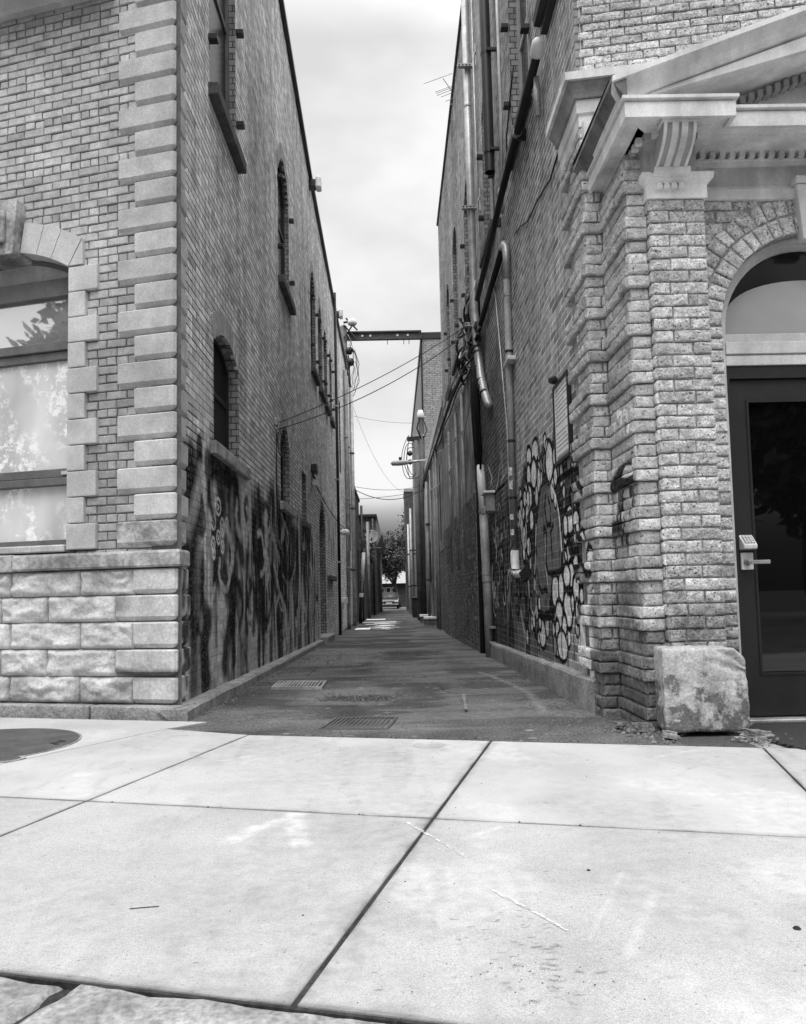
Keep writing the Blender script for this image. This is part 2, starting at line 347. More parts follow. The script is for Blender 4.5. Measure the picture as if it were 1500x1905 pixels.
def lay(mb, O, U, N, spans, v0, v1, L=.21, H=.062, joint=.008, depth=.03, bev=.004, prot=.003, tone=lambda u, v: .5, tj=.2, head=6, off=0.0, rough=0, grid=(9, 5), seed=1):
    R = np.random.default_rng(seed); O = np.array(O, float); U = np.array(U, float); N = np.array(N, float); Z = np.array([0, 0, 1.])
    B = []; row = 0; v = v0
    while v < v1 - H * .4:
        hh = min(H, v1 - v); Lr = L / 2 if head and row % head == head - 1 else L
        for (a, e) in spans(v + H / 2):
            x = a - ((a - off - (row % 2) * L / 2) % Lr)
            j0 = a
            while x < e:
                x += Lr; j1 = min(x + (R.random() - .5) * .018, e)
                if e - j1 < .03: j1 = e; x = e
                if j1 - j0 > .02: B.append((j0 + joint / 2, j1 - joint / 2, v + joint / 2, v + hh - joint / 2))
                j0 = j1
        v += H; row += 1
    B = np.array(B); n = len(B)
    if n == 0: return
    T = np.array([tone((b[0] + b[1]) / 2, (b[2] + b[3]) / 2) for b in B]) * (1 + tj * (2 * R.random(n) - 1))
    if not rough:
        p = (R.random(n) - .4) * 2 * prot; J = (R.random((n, 4, 2)) - .5) * .005
        ua, ub, va, vb = B.T
        c = np.stack([np.stack([ua, va], 1), np.stack([ub, va], 1), np.stack([ub, vb], 1), np.stack([ua, vb], 1)], 1)
        mid = c + J * .8
        ctr = c.mean(1, keepdims=True); sg = np.sign(ctr - c); fr = mid + sg * bev
        def P(c2, nn): return O + c2[..., :1] * U + c2[..., 1:] * Z + nn[:, None, None] * N
        V = np.concatenate([P(c, np.full(n, -depth)), P(mid, p - bev), P(fr, p)], 1).reshape(-1, 3)
        f0 = [(8, 9, 10, 11)] + [(4 + k, 4 + (k + 1) % 4, 8 + (k + 1) % 4, 8 + k) for k in range(4)] + [(k, (k + 1) % 4, 4 + (k + 1) % 4, 4 + k) for k in range(4)]
        F = (np.array(f0)[None] + (np.arange(n) * 12)[:, None, None]).reshape(-1, 4)
        m = len(mb.v); mb.v += V.tolist(); mb.f += (F + m).tolist(); mb.t += np.repeat(T, 12).tolist()
        return
    gx, gy = grid
    gu, gv = np.meshgrid(np.linspace(0, 1, gx), np.linspace(0, 1, gy))
    fidx = []
    for j in range(gy - 1):
        for i in range(gx - 1): fidx.append((j * gx + i, j * gx + i + 1, (j + 1) * gx + i + 1, (j + 1) * gx + i))
    ring = [i for i in range(gx)] + [j * gx + gx - 1 for j in range(1, gy)] + [(gy - 1) * gx + i for i in range(gx - 2, -1, -1)] + [j * gx for j in range(gy - 2, 0, -1)]
    nr = len(ring); base = gx * gy
    fs = fidx + [(base + k, base + (k + 1) % nr, ring[(k + 1) % nr], ring[k]) for k in range(nr)]
    for b, t in zip(B, T):
        w, h = b[1] - b[0], b[3] - b[2]
        # squeeze the rows of points towards the edges
        eu, ev = .005 / w, .005 / h
        gu1 = np.concatenate([[0], np.linspace(eu, 1 - eu, gx - 2), [1]]); gv1 = np.concatenate([[0], np.linspace(ev, 1 - ev, gy - 2), [1]])
        g_u, g_v = np.meshgrid(gu1, gv1); su = b[0] + w * g_u; sv = b[2] + h * g_v
        du = np.minimum(su - b[0], b[1] - su); dv = np.minimum(sv - b[2], b[3] - sv)
        e = np.clip(np.minimum(du, dv) / .016, 0, 1); e = .55 * np.clip(np.minimum(du, dv) / .005, 0, 1) + .45 * e
        s0 = R.random(3) * 20
        nz = fbm(np.stack([su * 26 + s0[0], sv * 34 + s0[1], su * 0 + s0[2]], -1), 1, 3)
        nn = (R.random() - .3) * prot * 2 + e * (rough * .35 + rough * 1.1 * (nz - .3))
        wob = (fbm(np.stack([su * 14 + s0[2], sv * 14, su * 0 + s0[0]], -1), 1, 2) - .5) * .010 * (1 - e)
        V = O + su[..., None] * U + (sv + wob)[..., None] * Z + nn[..., None] * N
        V = V.reshape(-1, 3); bk = V[ring] - N * (depth + nn.reshape(-1)[ring][:, None])
        m = len(mb.v); mb.v += V.tolist() + bk.tolist(); mb.f += [tuple(i + m for i in f) for f in fs]; mb.t += [float(t)] * (len(V) + nr)
def window_parts(parent, name, O, U, N, op, rec, fm, pm, fw=.05, bars=(), ft=.04):
    "frame of a window set back in an opening; pane as sub-part"
    u0, u1, v0, v1, r = op; out = op_loop((u0 + .002, u1 - .002, v0 + .002, v1 - .002, max(r - .002, 0))); inn = op_loop((u0 + fw, u1 - fw, v0 + fw, v1 - fw * .8, max(r - fw * .3, 0)))
    a = MB().slab(O, U, N, [out, inn], -rec - ft, -rec)
    for (k, x) in bars:
        if k == 'h': a.fbox(O, U, N, u0 + fw - .004, u1 - fw + .004, x - .025, x + .025, -rec - ft + .004, -rec - .006)
        else: a.fbox(O, U, N, x - .018, x + .018, v0 + fw, v1 - fw - r * .4, -rec - ft + .006, -rec - .009)
    w = a.build(name, fm, parent, bevel=.004)
    MB().fpoly(O, U, N, [inn], -rec - ft * .6).build('pane', pm, w, norm=False)
    return w
# paint strokes of the graffiti, in metres on each wall (along, up)
ELL= [(7.01, 2.04, 0.13, 0.08),(7.33, 2.05, 0.09, 0.07),(6.38, 1.83, 0.115, 0.13),(6.12, 1.85, 0.085, 0.065),(7.11, 1.85, 0.11, 0.1),(7.37, 1.87, 0.075, 0.08),(7.55, 1.78, 0.065, 0.055),(7.38, 1.66, 0.105, 0.1),(7.64, 1.68, 0.055, 0.06),(7.86, 1.65, 0.055, 0.045),(7.88, 1.46, 0.075, 0.085),(7.3, 1.44, 0.075, 0.075),(7.75, 1.33, 0.055, 0.07),(7.5, 1.2, 0.095, 0.07),(7.75, 1.55, 0.045, 0.05),(7.54, 1.53, 0.065, 0.055),(5.72, 1.3, 0.1, 0.08),(5.52, 1.26, 0.065, 0.06),(5.31, 1.26, 0.035, 0.04),(5.28, 1.19, 0.035, 0.03),(5.87, 1.26, 0.05, 0.06),(5.77, 1.04, 0.08, 0.065),(5.92, 1.01, 0.045, 0.045),(5.58, 0.94, 0.075, 0.065),(5.73, 0.88, 0.075, 0.07),(5.89, 0.88, 0.085, 0.065),(5.47, 0.86, 0.045, 0.045),(6.3, 0.76, 0.12, 0.105),(6.1, 0.79, 0.065, 0.085),(5.6, 0.77, 0.07, 0.08),(5.44, 0.73, 0.04, 0.04),(5.88, 0.63, 0.11, 0.11),(5.73, 0.68, 0.03, 0.055),(6.21, 0.58, 0.1, 0.085),(5.59, 0.61, 0.03, 0.06),(6.96, 0.39, 0.115, 0.095),(6.3, 0.45, 0.055, 0.065),(6.03, 0.5, 0.055, 0.055),(6.14, 0.34, 0.145, 0.09),(5.04, 0.96, 0.07, 0.06),(5.14, 1.1, 0.04, 0.05),(7.79, 1.15, 0.06, 0.05),(6.16, 1.68, 0.045, 0.055),(7.97, 1.55, 0.055, 0.05),(7.67, 1.24, 0.045, 0.05),(7.06, 0.49, 0.045, 0.045)]
R_O= [(6.84, 1.67),(6.46, 1.65),(6.23, 1.55),(6.07, 1.37),(6.02, 1.18),(6.07, 0.99),(6.15, 0.91),(6.39, 0.91),(6.51, 0.81),(6.56, 0.66),(6.82, 0.58),(7.1, 0.59),(7.22, 0.76),(7.23, 1.04),(7.16, 1.26),(6.99, 1.47)]
RS= [('k', 0.035, [(6.31, 1.62),(6.14, 1.51),(6.04, 1.32),(6.0, 1.13),(6.06, 0.92)]),('w', 0.03, [(6.34, 1.63),(6.18, 1.52),(6.08, 1.36),(6.04, 1.18),(6.03, 1.09)]),('k', 0.03, [(6.84, 1.67),(6.98, 1.47),(7.15, 1.28),(7.23, 1.04),(7.22, 0.76),(7.11, 0.57),(6.82, 0.56),(6.57, 0.59),(6.53, 0.71)]),('k', 0.03, [(6.11, 0.92),(6.39, 0.91),(6.59, 0.92),(6.66, 1.0),(6.66, 1.12),(6.61, 1.26),(6.68, 1.31),(6.72, 1.25)]),('k', 0.025, [(6.6, 1.58),(6.65, 1.48),(6.57, 1.33),(6.42, 1.32),(6.39, 1.45),(6.48, 1.54)]),('k', 0.03, [(6.32, 1.31),(6.43, 1.25),(6.41, 1.07)]),('w', 0.02, [(6.68, 1.25),(6.69, 1.12),(6.74, 1.02),(6.67, 0.91),(6.64, 0.83)]),('k', 0.025, [(7.1, 0.95),(7.06, 0.84),(6.93, 0.76),(6.78, 0.78),(6.67, 0.77)]),('k', 0.03, [(6.99, 1.47),(7.12, 1.3),(7.1, 1.1)]),('w', 0.03, [(7.08, 1.37),(7.14, 1.2)]),('k', 0.05, [(7.11, 0.57),(6.83, 0.54),(6.45, 0.58)]),('k', 0.04, [(6.07, 1.63),(5.81, 1.64),(5.42, 1.61),(5.25, 1.54),(5.17, 1.46),(5.11, 1.42)]),('k', 0.03, [(6.02, 1.41),(5.78, 1.34),(5.62, 1.34)]),('k', 0.04, [(5.51, 1.06),(5.49, 0.97),(5.32, 0.93),(5.21, 0.97),(5.17, 1.1),(5.28, 1.14)]),('k', 0.05, [(5.81, 1.15),(5.67, 1.01),(5.59, 1.06)]),('k', 0.03, [(5.17, 1.02),(5.18, 0.94),(5.1, 0.89),(4.95, 0.88),(4.87, 0.83),(4.93, 0.77),(5.06, 0.75),(5.07, 0.69),(5.17, 0.63)]),('w', 0.025, [(5.25, 0.75),(5.08, 0.79),(4.92, 0.85),(4.87, 0.81),(4.96, 0.76),(5.11, 0.72),(5.16, 0.62)]),('k', 0.025, [(5.58, 1.56),(5.71, 1.47),(5.61, 1.36),(5.43, 1.36),(5.37, 1.45),(5.51, 1.54)]),('k', 0.02, [(6.06, 1.41),(6.04, 1.54),(5.86, 1.58),(5.79, 1.51),(5.85, 1.39)]),('k', 0.03, [(5.95, 1.32),(5.97, 1.08),(5.92, 0.99)]),('k', 0.05, [(5.87, 0.77),(5.75, 0.76)]),('k', 0.02, [(6.59, 0.68),(6.5, 0.57),(6.5, 0.31)]),('k', 0.02, [(7.23, 0.57),(7.33, 0.36),(7.11, 0.27)]),('k', 0.02, [(5.93, 0.44),(5.96, 0.16)]),('k', 0.015, [(5.73, 0.45),(5.74, 0.27)]),('k', 0.03, [(7.39, 1.42),(7.51, 0.98)]),('k', 0.02, [(7.9, 1.71),(8.09, 1.58),(7.9, 1.34),(7.82, 0.99)]),('w', 0.012, [(7.53, 2.24),(7.66, 2.15),(7.93, 1.97),(8.02, 1.91)]),('w', 0.015, [(8.32, 0.88),(8.19, 0.7),(8.07, 0.55),(7.95, 0.38),(7.85, 0.34),(7.99, -0.0)]),('w', 0.012, [(7.6, 0.87),(7.64, 0.64),(7.75, 0.46)]),('w', 0.012, [(8.14, 0.57),(7.93, 0.31)]),('w', 0.02, [(9.2, 2.43),(9.06, 2.11),(8.8, 2.17)]),('w', 0.02, [(9.19, 1.12),(9.23, 0.72)])]
RS2= [('w', 0.05, [(12.22, 2.78),(12.41, 2.51),(12.61, 2.18)]),('w', 0.03, [(10.49, 2.49),(10.1, 2.27),(10.26, 2.2)]),('w', 0.025, [(9.3, 2.31),(9.59, 2.11),(9.88, 2.01)]),('w', 0.02, [(9.09, 2.16),(9.36, 2.04)]),('k', 0.05, [(12.03, 1.99),(11.89, 1.81),(11.55, 1.67)]),('k', 0.03, [(10.17, 1.97),(9.61, 2.04),(9.01, 2.02)]),('k', 0.03, [(9.94, 1.77),(10.16, 1.44),(9.8, 1.24)]),('g', 0.08, [(10.26, 1.62),(9.64, 1.4),(9.67, 1.27)]),('k', 0.03, [(9.46, 1.62),(9.1, 1.65),(9.01, 1.52)]),('k', 0.02, [(10.07, 1.26),(9.59, 1.06),(9.9, 0.83)]),('w', 0.02, [(10.18, 0.8),(9.83, 0.59)]),('k', 0.02, [(10.27, 0.73),(10.33, 0.2)]),('k', 0.02, [(9.41, 0.81),(9.68, 0.15)]),('w', 0.012, [(11.68, 1.17),(11.59, 0.83)]),('k', 0.02, [(8.56, 0.73),(8.83, 0.43),(8.63, 0.21)]),('w', 0.015, [(7.16, 1.11),(7.28, 0.86)])]
RPATCH= [(5.38, 0.56),(5.26, 0.58),(5.16, 0.51),(5.16, 0.4),(5.17, 0.24),(5.43, 0.25),(5.52, 0.32),(5.55, 0.41),(5.46, 0.49)]
LLOOP= [(6.55, 1.54, 0.095, 0.07),(6.37, 1.39, 0.075, 0.055),(6.7, 1.38, 0.08, 0.075),(6.88, 1.42, 0.06, 0.055),(6.55, 1.28, 0.065, 0.055),(6.36, 1.21, 0.065, 0.055),(6.38, 1.14, 0.055, 0.045),(6.7, 1.21, 0.065, 0.05)]
LS= [('w', 0.03, [(7.82, 1.51),(7.96, 1.41),(7.99, 1.2),(8.01, 1.01)]),('w', 0.03, [(7.94, 0.99),(7.83, 0.92),(7.87, 0.84)]),('w', 0.025, [(8.08, 0.86),(7.97, 0.74),(7.92, 0.6)]),('w', 0.02, [(8.08, 0.86),(8.23, 0.78),(8.38, 0.67)]),('w', 0.1, [(8.82, 1.65),(9.18, 1.64),(9.4, 1.56),(9.59, 1.45),(9.79, 1.33),(10.0, 1.24)]),('w', 0.06, [(9.53, 1.17),(9.77, 1.03),(9.97, 0.86),(10.27, 0.66),(10.61, 0.18)]),('w', 0.06, [(9.58, 0.76),(9.68, 0.42),(9.74, 0.05)]),('w', 0.05, [(10.3, 1.06),(10.49, 0.99),(10.78, 0.97),(11.22, 1.03),(11.45, 1.15),(11.64, 1.28)]),('k', 0.14, [(10.41, 1.2),(10.69, 1.07),(10.89, 1.02),(11.23, 1.15)]),('w', 0.08, [(12.16, 1.46),(12.12, 1.11),(11.96, 0.8),(11.98, 0.33)]),('w', 0.08, [(13.73, 1.69),(13.85, 1.34),(14.06, 0.98),(14.02, 0.07)]),('w', 0.05, [(12.91, 1.33),(12.94, 0.96)]),('k', 0.15, [(11.79, 1.56),(11.82, 1.26),(11.55, 0.95),(11.61, 0.35)]),('k', 0.12, [(13.26, 1.75),(13.05, 1.3),(13.29, 0.8),(13.08, 0.29)]),('k', 0.12, [(10.12, 1.06),(10.24, 0.86),(10.76, 0.66)]),('k', 0.1, [(9.37, 1.1),(9.59, 0.92),(9.79, 0.8)]),('k', 0.15, [(8.5, 1.91),(8.61, 1.58),(8.66, 1.25)]),('w', 0.08, [(8.91, 1.96),(8.93, 1.73)]),('w', 0.1, [(11.29, 1.87),(11.64, 1.89),(12.01, 1.86)]),('w', 0.06, [(13.45, 2.08),(13.78, 2.05),(13.92, 1.88)]),('k', 0.15, [(10.46, 1.86),(10.74, 1.69),(10.83, 1.5)]),('k', 0.12, [(12.7, 2.07),(12.97, 1.88),(13.1, 1.75)]),('w', 0.06, [(10.02, 1.5),(10.1, 1.4)]),('k', 0.22, [(6.37, 1.91),(6.61, 1.8),(6.65, 1.56),(6.55, 1.39),(6.52, 1.02)]),('k', 0.2, [(6.87, 1.84),(7.32, 1.78),(7.37, 1.47),(7.54, 1.16)]),('k', 0.18, [(5.64, 1.81),(5.67, 1.66),(5.78, 1.4)]),('k', 0.16, [(5.97, 1.04),(5.97, 0.9),(5.92, 0.76)]),('k', 0.22, [(6.79, 0.94),(7.0, 0.81),(7.1, 0.57)]),('k', 0.2, [(6.17, 0.6),(6.04, 0.41),(6.12, 0.15)]),('k', 0.12, [(7.94, 0.94),(8.23, 0.83),(8.33, 0.6)]),('k', 0.25, [(5.49, 0.61),(5.59, 0.57)]),('k', 0.18, [(6.99, 0.52),(6.82, 0.36),(6.77, 0.19)]),('k', 0.15, [(5.49, 1.17),(5.63, 1.04),(5.63, 0.9)]),('w', 0.18, [(5.98, 1.72),(5.86, 1.56),(5.63, 1.27)]),('w', 0.16, [(5.93, 1.2),(5.85, 1.05),(5.81, 0.71)]),('w', 0.2, [(6.29, 0.39),(6.38, 0.23)]),('w', 0.2, [(6.18, 1.4),(6.1, 1.27),(6.14, 1.15)]),('w', 0.15, [(7.14, 1.72),(7.08, 1.54),(7.19, 1.45)]),('w', 0.2, [(5.55, 0.49),(5.55, 0.35)]),('w', 0.12, [(7.46, 0.68),(7.52, 0.43)])]
LUP= [(5.61, 2.57),(6.33, 2.51),(6.42, 2.21),(5.92, 2.1),(5.58, 2.38)]
LWP= [(17.37, 3.12),(18.34, 3.16),(20.22, 3.13),(20.43, 2.46),(20.25, 2.04),(19.52, 1.79),(18.55, 1.88),(17.05, 1.91)]
LWD= [[(17.77, 2.46),(17.8, 2.07)], [(18.66, 2.99),(18.72, 2.71)], [(19.7, 2.6),(19.64, 2.32)], [(19.02, 2.43),(19.01, 1.77)], [(18.14, 2.09),(18.29, 1.73)]]
BTX= [[(4.65, 1.87),(4.68, 1.7)], [(4.54, 1.82),(4.55, 1.69)], [(4.42, 1.82),(4.42, 1.68)], [(4.66, 1.83),(4.54, 1.82),(4.43, 1.78)]]
BKX= [[(4.78, 1.4),(4.59, 1.47),(4.46, 1.48),(4.34, 1.46),(4.32, 1.4)], [(4.71, 1.41),(4.51, 1.4),(4.32, 1.4)], [(5.09, 1.34),(5.03, 1.21),(4.85, 1.16),(4.64, 1.15)], [(4.6, 1.43),(4.66, 1.24)], [(5.38, 1.45),(4.81, 1.4)]]
BWX=([(4.6, 1.44),(4.49, 1.49),(4.37, 1.47),(4.38, 1.42),(4.5, 1.42)], [(4.81, 1.2),(4.75, 1.35)])
def rot15(a, b):  # sidewalk grid: a along the kerb, b towards the buildings
    c, s = math.cos(rad(15)), math.sin(rad(15)); return (a * c + b * s, -a * s + b * c)
# ================================================================ materials in use
rg_ = np.random.default_rng(12)
sp = Spray(-3.2, 2.3, 1.25, 4.8, 170)
n1 = fbm(np.stack([sp.U * 1.4 + sp.V * .5, sp.V * .9, sp.U * 0], -1), 1.6, 5); n2 = fbm(np.stack([sp.U * 6, sp.V * 1.6 + sp.U * 1.2, sp.U * 0 + 3], -1), 1.5, 4)
sp.field(np.clip((n1 - .52) / .10, 0, 1) * .30, .30); sp.field(np.clip((.43 - n1) / .08, 0, 1) * .22, .60); sp.field(np.clip((n2 - .58) / .05, 0, 1) * .28, .30)
for q in ([(-.54, 2.55), (-.48, 2.68), (-.35, 2.82)], [(-.38, 2.84), (-.35, 2.67), (-.31, 2.5)]): sp.stroke(q, .06, .60, .03, .38)
for k in range(16): u, v = rg_.uniform(-1.6, 1.4), rg_.uniform(1.5, 3.9); a = rg_.uniform(.5, 1.2); l = rg_.uniform(.1, .5); sp.stroke([(u, v), (u + l * math.cos(a), v + l * math.sin(a))], rg_.uniform(.006, .03), rg_.choice([.62, .30]), .015, .22)
for k in range(34): u, v, r = rg_.uniform(-2.6, 2.0), rg_.uniform(1.5, 4.3), rg_.uniform(.006, .018); sp.ell(u, v, r, r * rg_.uniform(.6, 1.1), .20, .006, rg_.uniform(.25, .6))
for k in range(70): u, v = rg_.normal(.26, .06), rg_.uniform(1.5, 1.95); sp.stroke([(u, v), (u + rg_.uniform(-.02, .02), v + .004)], rg_.uniform(.003, .008), .06, .004, .6)
for k in range(120): u, v = rg_.uniform(-2.6, 2.0), rg_.uniform(1.45, 4.1); sp.stroke([(u, v), (u + rg_.uniform(-.012, .012), v + rg_.uniform(-.003, .003))], rg_.uniform(.002, .005), .08, .003, .7)
for (q, w) in (([rot15(-.6, 1.42), rot15(-.6, 4.1)], .05), ([rot15(-4, 2.674), rot15(2.5, 2.674)], .035), ([rot15(-1.975, 1.42), rot15(-1.975, 4.1)], .03), ([rot15(.706, 1.42), rot15(.706, 4.1)], .04), ([rot15(-4, 1.43), rot15(2.5, 1.43)], .05)): sp.stroke(q, w, .20, .03, .34, .9); sp.stroke(q, w * .35, .08, .006, .45, 1.6)
SWIMG = (sp.image("pavement_wear"), 'X', sp.u0, sp.u1, sp.v0, sp.v1)
sp = Spray(-1.7, 1.8, 3.5, 24, 55)
n1 = fbm(np.stack([sp.U * .8, sp.V * .9, sp.U * 0 + 7], -1), 1.3, 5); n2 = fbm(np.stack([sp.U * .5, sp.V * 2.2, sp.U * 0 + 1], -1), 1.6, 4)
sp.field(np.clip((n2 - .53) / .06, 0, 1) * .5, .19); sp.field(np.clip((n1 - .55) / .06, 0, 1) * .7, .045)
sp.poly([(-.75, 6.0), (-.2, 5.75), (.1, 6.2), (.05, 6.9), (-.3, 7.1), (-.8, 6.7)], .20, .2, .6, .15); sp.ell(-.3, 6.3, .30, .22, .03, .08, .8)
sp.poly([(-1.2, 9.5), (-.3, 9.8), (-.2, 12.5), (-1.1, 13.5)], .20, .3, .6, .3); sp.poly([(-.3, 8.5), (.6, 8.7), (.7, 9.4), (-.2, 9.2)], .17, .3, .5, .2)
sp.stroke([(.95, 5.1), (1.03, 6.2), (1.0, 7.2), (.85, 8.2)], .05, .24, .05, .7)
for k in range(22):  # cracks
    u, v = rg_.uniform(-1.3, 1.2), rg_.uniform(4.3, 16); a = rg_.uniform(0, 6.28); q = [(u, v)]
    for j in range(7): a += rg_.normal(0, .5); u += .10 * math.cos(a); v += .16 * math.sin(a); q.append((u, v))
    sp.stroke(q, .016, .012, .012, .9)
for k in range(260): u, v = rg_.uniform(-1.35, 1.25), 4.1 + rg_.random() ** 1.6 * 12; sp.ell(u, v, rg_.uniform(.008, .022), rg_.uniform(.008, .022), rg_.choice([.30, .03, .45]), .02, .8) if k < 150 else None
ASIMG = (sp.image("asphalt_wear"), 'X', sp.u0, sp.u1, sp.v0, sp.v1)
CONC = mat("sidewalk_concrete", .365, .9, 2.2, .08, 330, .26, .5, 260, .0025, stain=.08, specks=70, ground=SWIMG)
CONC_R = mat("kerb_concrete", .27, .95, 6, .3, 60, .3, .8, 45, .01)
ASPH = mat("asphalt", .105, .9, 1.0, .5, 70, .55, 1.0, 55, .012, stain=.3, specks=45, ground=ASIMG)
ROADM = mat("road_asphalt", .12, .9, 1.0, .2, 120, .25, .5, 120, .006)
EARTH = mat("earth", .05, .95, 3, .4, 60, .4, .8, 40, .01)
STONE = mat("dressed_stone", .55, .85, 4, .13, 70, .10, .3, 90, .003, stain=.22)
STONE_ROCK = mat("rock_faced_stone", .55, .9, 5, .2, 50, .15, .9, 30, .012, stain=.25, zdirt=(.06, .3, .62))
spq = Spray(5.17, 5.6, .0, 1.15, 150); rq = np.random.default_rng(8)
for k in range(16): u, v = rq.uniform(5.33, 5.55), rq.uniform(.25, 1.05); spq.stroke([(u, v), (u + rq.normal(0, .03), v - rq.uniform(.05, .2))], rq.uniform(.03, .10), .006, .05, .8)
spq.stroke([(5.2, .28), (5.26, .27), (5.35, .31), (5.5, .34)], .05, .03, .03, .85); spq.stroke([(5.34, .55), (5.42, .60), (5.5, .52)], .12, .006, .05, .95)
STONE_C = mat("corner_base_stone", .52, .9, 5, .25, 50, .15, .6, 40, .006, stain=.35, img=[spq.args("corner_spray", 'Y')])
STONE_Q = mat("quoin_stone", 1.1, .88, 6, .14, 70, .12, .45, 60, .004, stain=.25, tone=True)
STONE_DIRTY = mat("weathered_stone", .38, .9, 5, .35, 30, .25, .8, 30, .01, stain=.5)
FBRICK = mat("face_brick", 1.0, .85, 14, .18, 90, .14, .45, 80, .004, tone=True, stain=.22)
MORTAR = mat("mortar", .12, .95, 8, .3, 80, .2, .4, 80, .003)
ROUGH = mat("rock_faced_brick", 1.0, .9, 22, .28, 100, .32, .95, 60, .010, tone=True, pits=1, zdirt=(.20, .85, .30))
DKMETAL = mat("dark_metal", .018, .45, 8, .3, 60, .1, .1, 60, .001, spec=.5)
GALV = mat("galvanised_steel", .40, .42, 6, .25, 60, .12, .12, 40, .001, metal=.35, spec=.5, streak=.25)
DULLPIPE = mat("painted_downpipe", .27, .5, 5, .25, 60, .15, .2, 40, .001, spec=.4, streak=.45)
WHITEPL = mat("white_plastic", .72, .45, 6, .12, 60, .05, .05, 40, .001, streak=.2)
WOODG = mat("grey_painted_wood", .13, .6, 5, .2, 60, .1, .2, 60, .001)
WOODL = mat("pale_painted_wood", .45, .6, 5, .18, 60, .1, .2, 60, .001, streak=.25)
TRIM = mat("portico_paint", .76, .6, 5, .13, 90, .07, .15, 90, .001, streak=.26, stain=.12)
TRIM_SHADED = mat("portico_paint_shaded", .36, .6, 5, .1, 90, .06, .1, 90, .001)  # darker copy of the portico paint: shade of recesses put into colour
CABLE = mat("cable_rubber", .012, .6, 6, .1, 60, .1, 0)
CABLEW = mat("pale_cable", .5, .6, 6, .1, 60, .1, 0)
DARKPANE = mat("dark_window_pane", .015, .25, 3, .3, 60, .1, 0, spec=.15)
BLACK = mat("dark_interior", .006, .9, 3, .2, 60, .1, 0)
# ================================================================ ground
def alley_z(y):
    return 0.0 if y < 4.7 else -.0135 * (y - 4.7) if y < 20 else -.2065 - .0055 * (y - 20)
g = MB(); g.box((-400, -300, -1.4), (400, 500, -1.2)); struct(g.build("ground", EARTH))
g = MB(); P = [rot15(-60, -14), rot15(60, -14), rot15(60, 1.30), rot15(-60, 1.30)]; g.prism([(p[0], p[1]) for p in P], -.4, -.15); struct(g.build("road", ROADM))
g = MB(); P = [rot15(-60, 1.421), rot15(60, 1.421), rot15(60, 4.06), rot15(-60, 4.06)]; g.prism(P, -.35, -.003); P = [rot15(-60, 1.25), rot15(60, 1.25), rot15(60, 1.421), rot15(-60, 1.421)]; g.prism(P, -.35, -.016); struct(g.build("dirt_bed", mat("joint_dirt", .030, .95, 6, .4, 60, .4, .5, 60, .004)))
# alley asphalt: gently undulating sheet that falls away from the street
ys = list(np.linspace(3.3, 14, 120)) + list(np.linspace(14.3, 64, 100)); xs = np.linspace(-1.7, 1.75, 44)
V = []; F = []
for j, y in enumerate(ys):
    for i, x in enumerate(xs):
        z = alley_z(y) - .012 + .02 * (fbm([[x, y, 0]], 1.1, 3)[0] - .5) + .006 * (fbm([[x, y, 5]], 9, 2)[0] - .5)
        z -= .02 * math.exp(-((x + .25) / .45) ** 2 - ((y - 6.3) / .35) ** 2)
        if y < 4.75: z = min(z, -.010)
        V.append((x, y, z))
for j in range(len(ys) - 1):
    for i in range(len(xs) - 1):
        n = j * len(xs) + i; F.append((n, n + 1, n + len(xs) + 1, n + len(xs)))
struct(MB().add(V, F).build("alley_road", ASPH, smooth=True))
# pavement slabs, each a little cast of its own, gaps of dirt between
CONC_B = mat("older_concrete", .42, .9, 2.2, .06, 330, .22, .5, 260, .0025, stain=.08, specks=70, ground=SWIMG)
sl, sl2 = MB(), MB()
A_ = [-5.9, -4.6, -3.25, -1.97, -.60, .706, 2.0, 3.3, 4.6]; GAP = .005
for i in range(len(A_) - 1):
    for (b0, b1) in ((1.425, 2.672), (2.672, 4.09)):
        a0, a1 = A_[i] + GAP, A_[i + 1] - GAP
        if b0 > 2 and A_[i + 1] < -1.9: continue
        g0 = GAP * .5 if A_[i] == -.60 else 0
        (sl2 if b0 > 2 else sl).prism([rot15(a0 + g0, b0 + GAP), rot15(a1, b0 + GAP), rot15(a1, b1 - (GAP if b1 < 4 else 0)), rot15(a0 + g0, b1 - (GAP if b1 < 4 else 0))], -.15, random.uniform(.0, .0012))
# the two odd slabs on the left run back to the building
sl2.prism([rot15(-2.98, 2.682), rot15(-1.976, 2.682), rot15(-1.976, 4.10), rot15(-2.565, 4.22)], -.15, .0)
sl2.prism([rot15(-5.9, 2.682), rot15(-2.996, 2.682), rot15(-2.579, 4.22), rot15(-2.45, 4.50), rot15(-5.9, 4.52)], -.15, -.001)
sl2.prism([rot15(2.005, 4.10), rot15(5.9, 4.10), rot15(5.9, 6.2), rot15(2.4, 6.2)], -.15, -.002)
struct(sl.build("sidewalk", CONC, bevel=.003, seg=2)); struct(sl2.build("sidewalk", CONC_B, bevel=.003, seg=2))
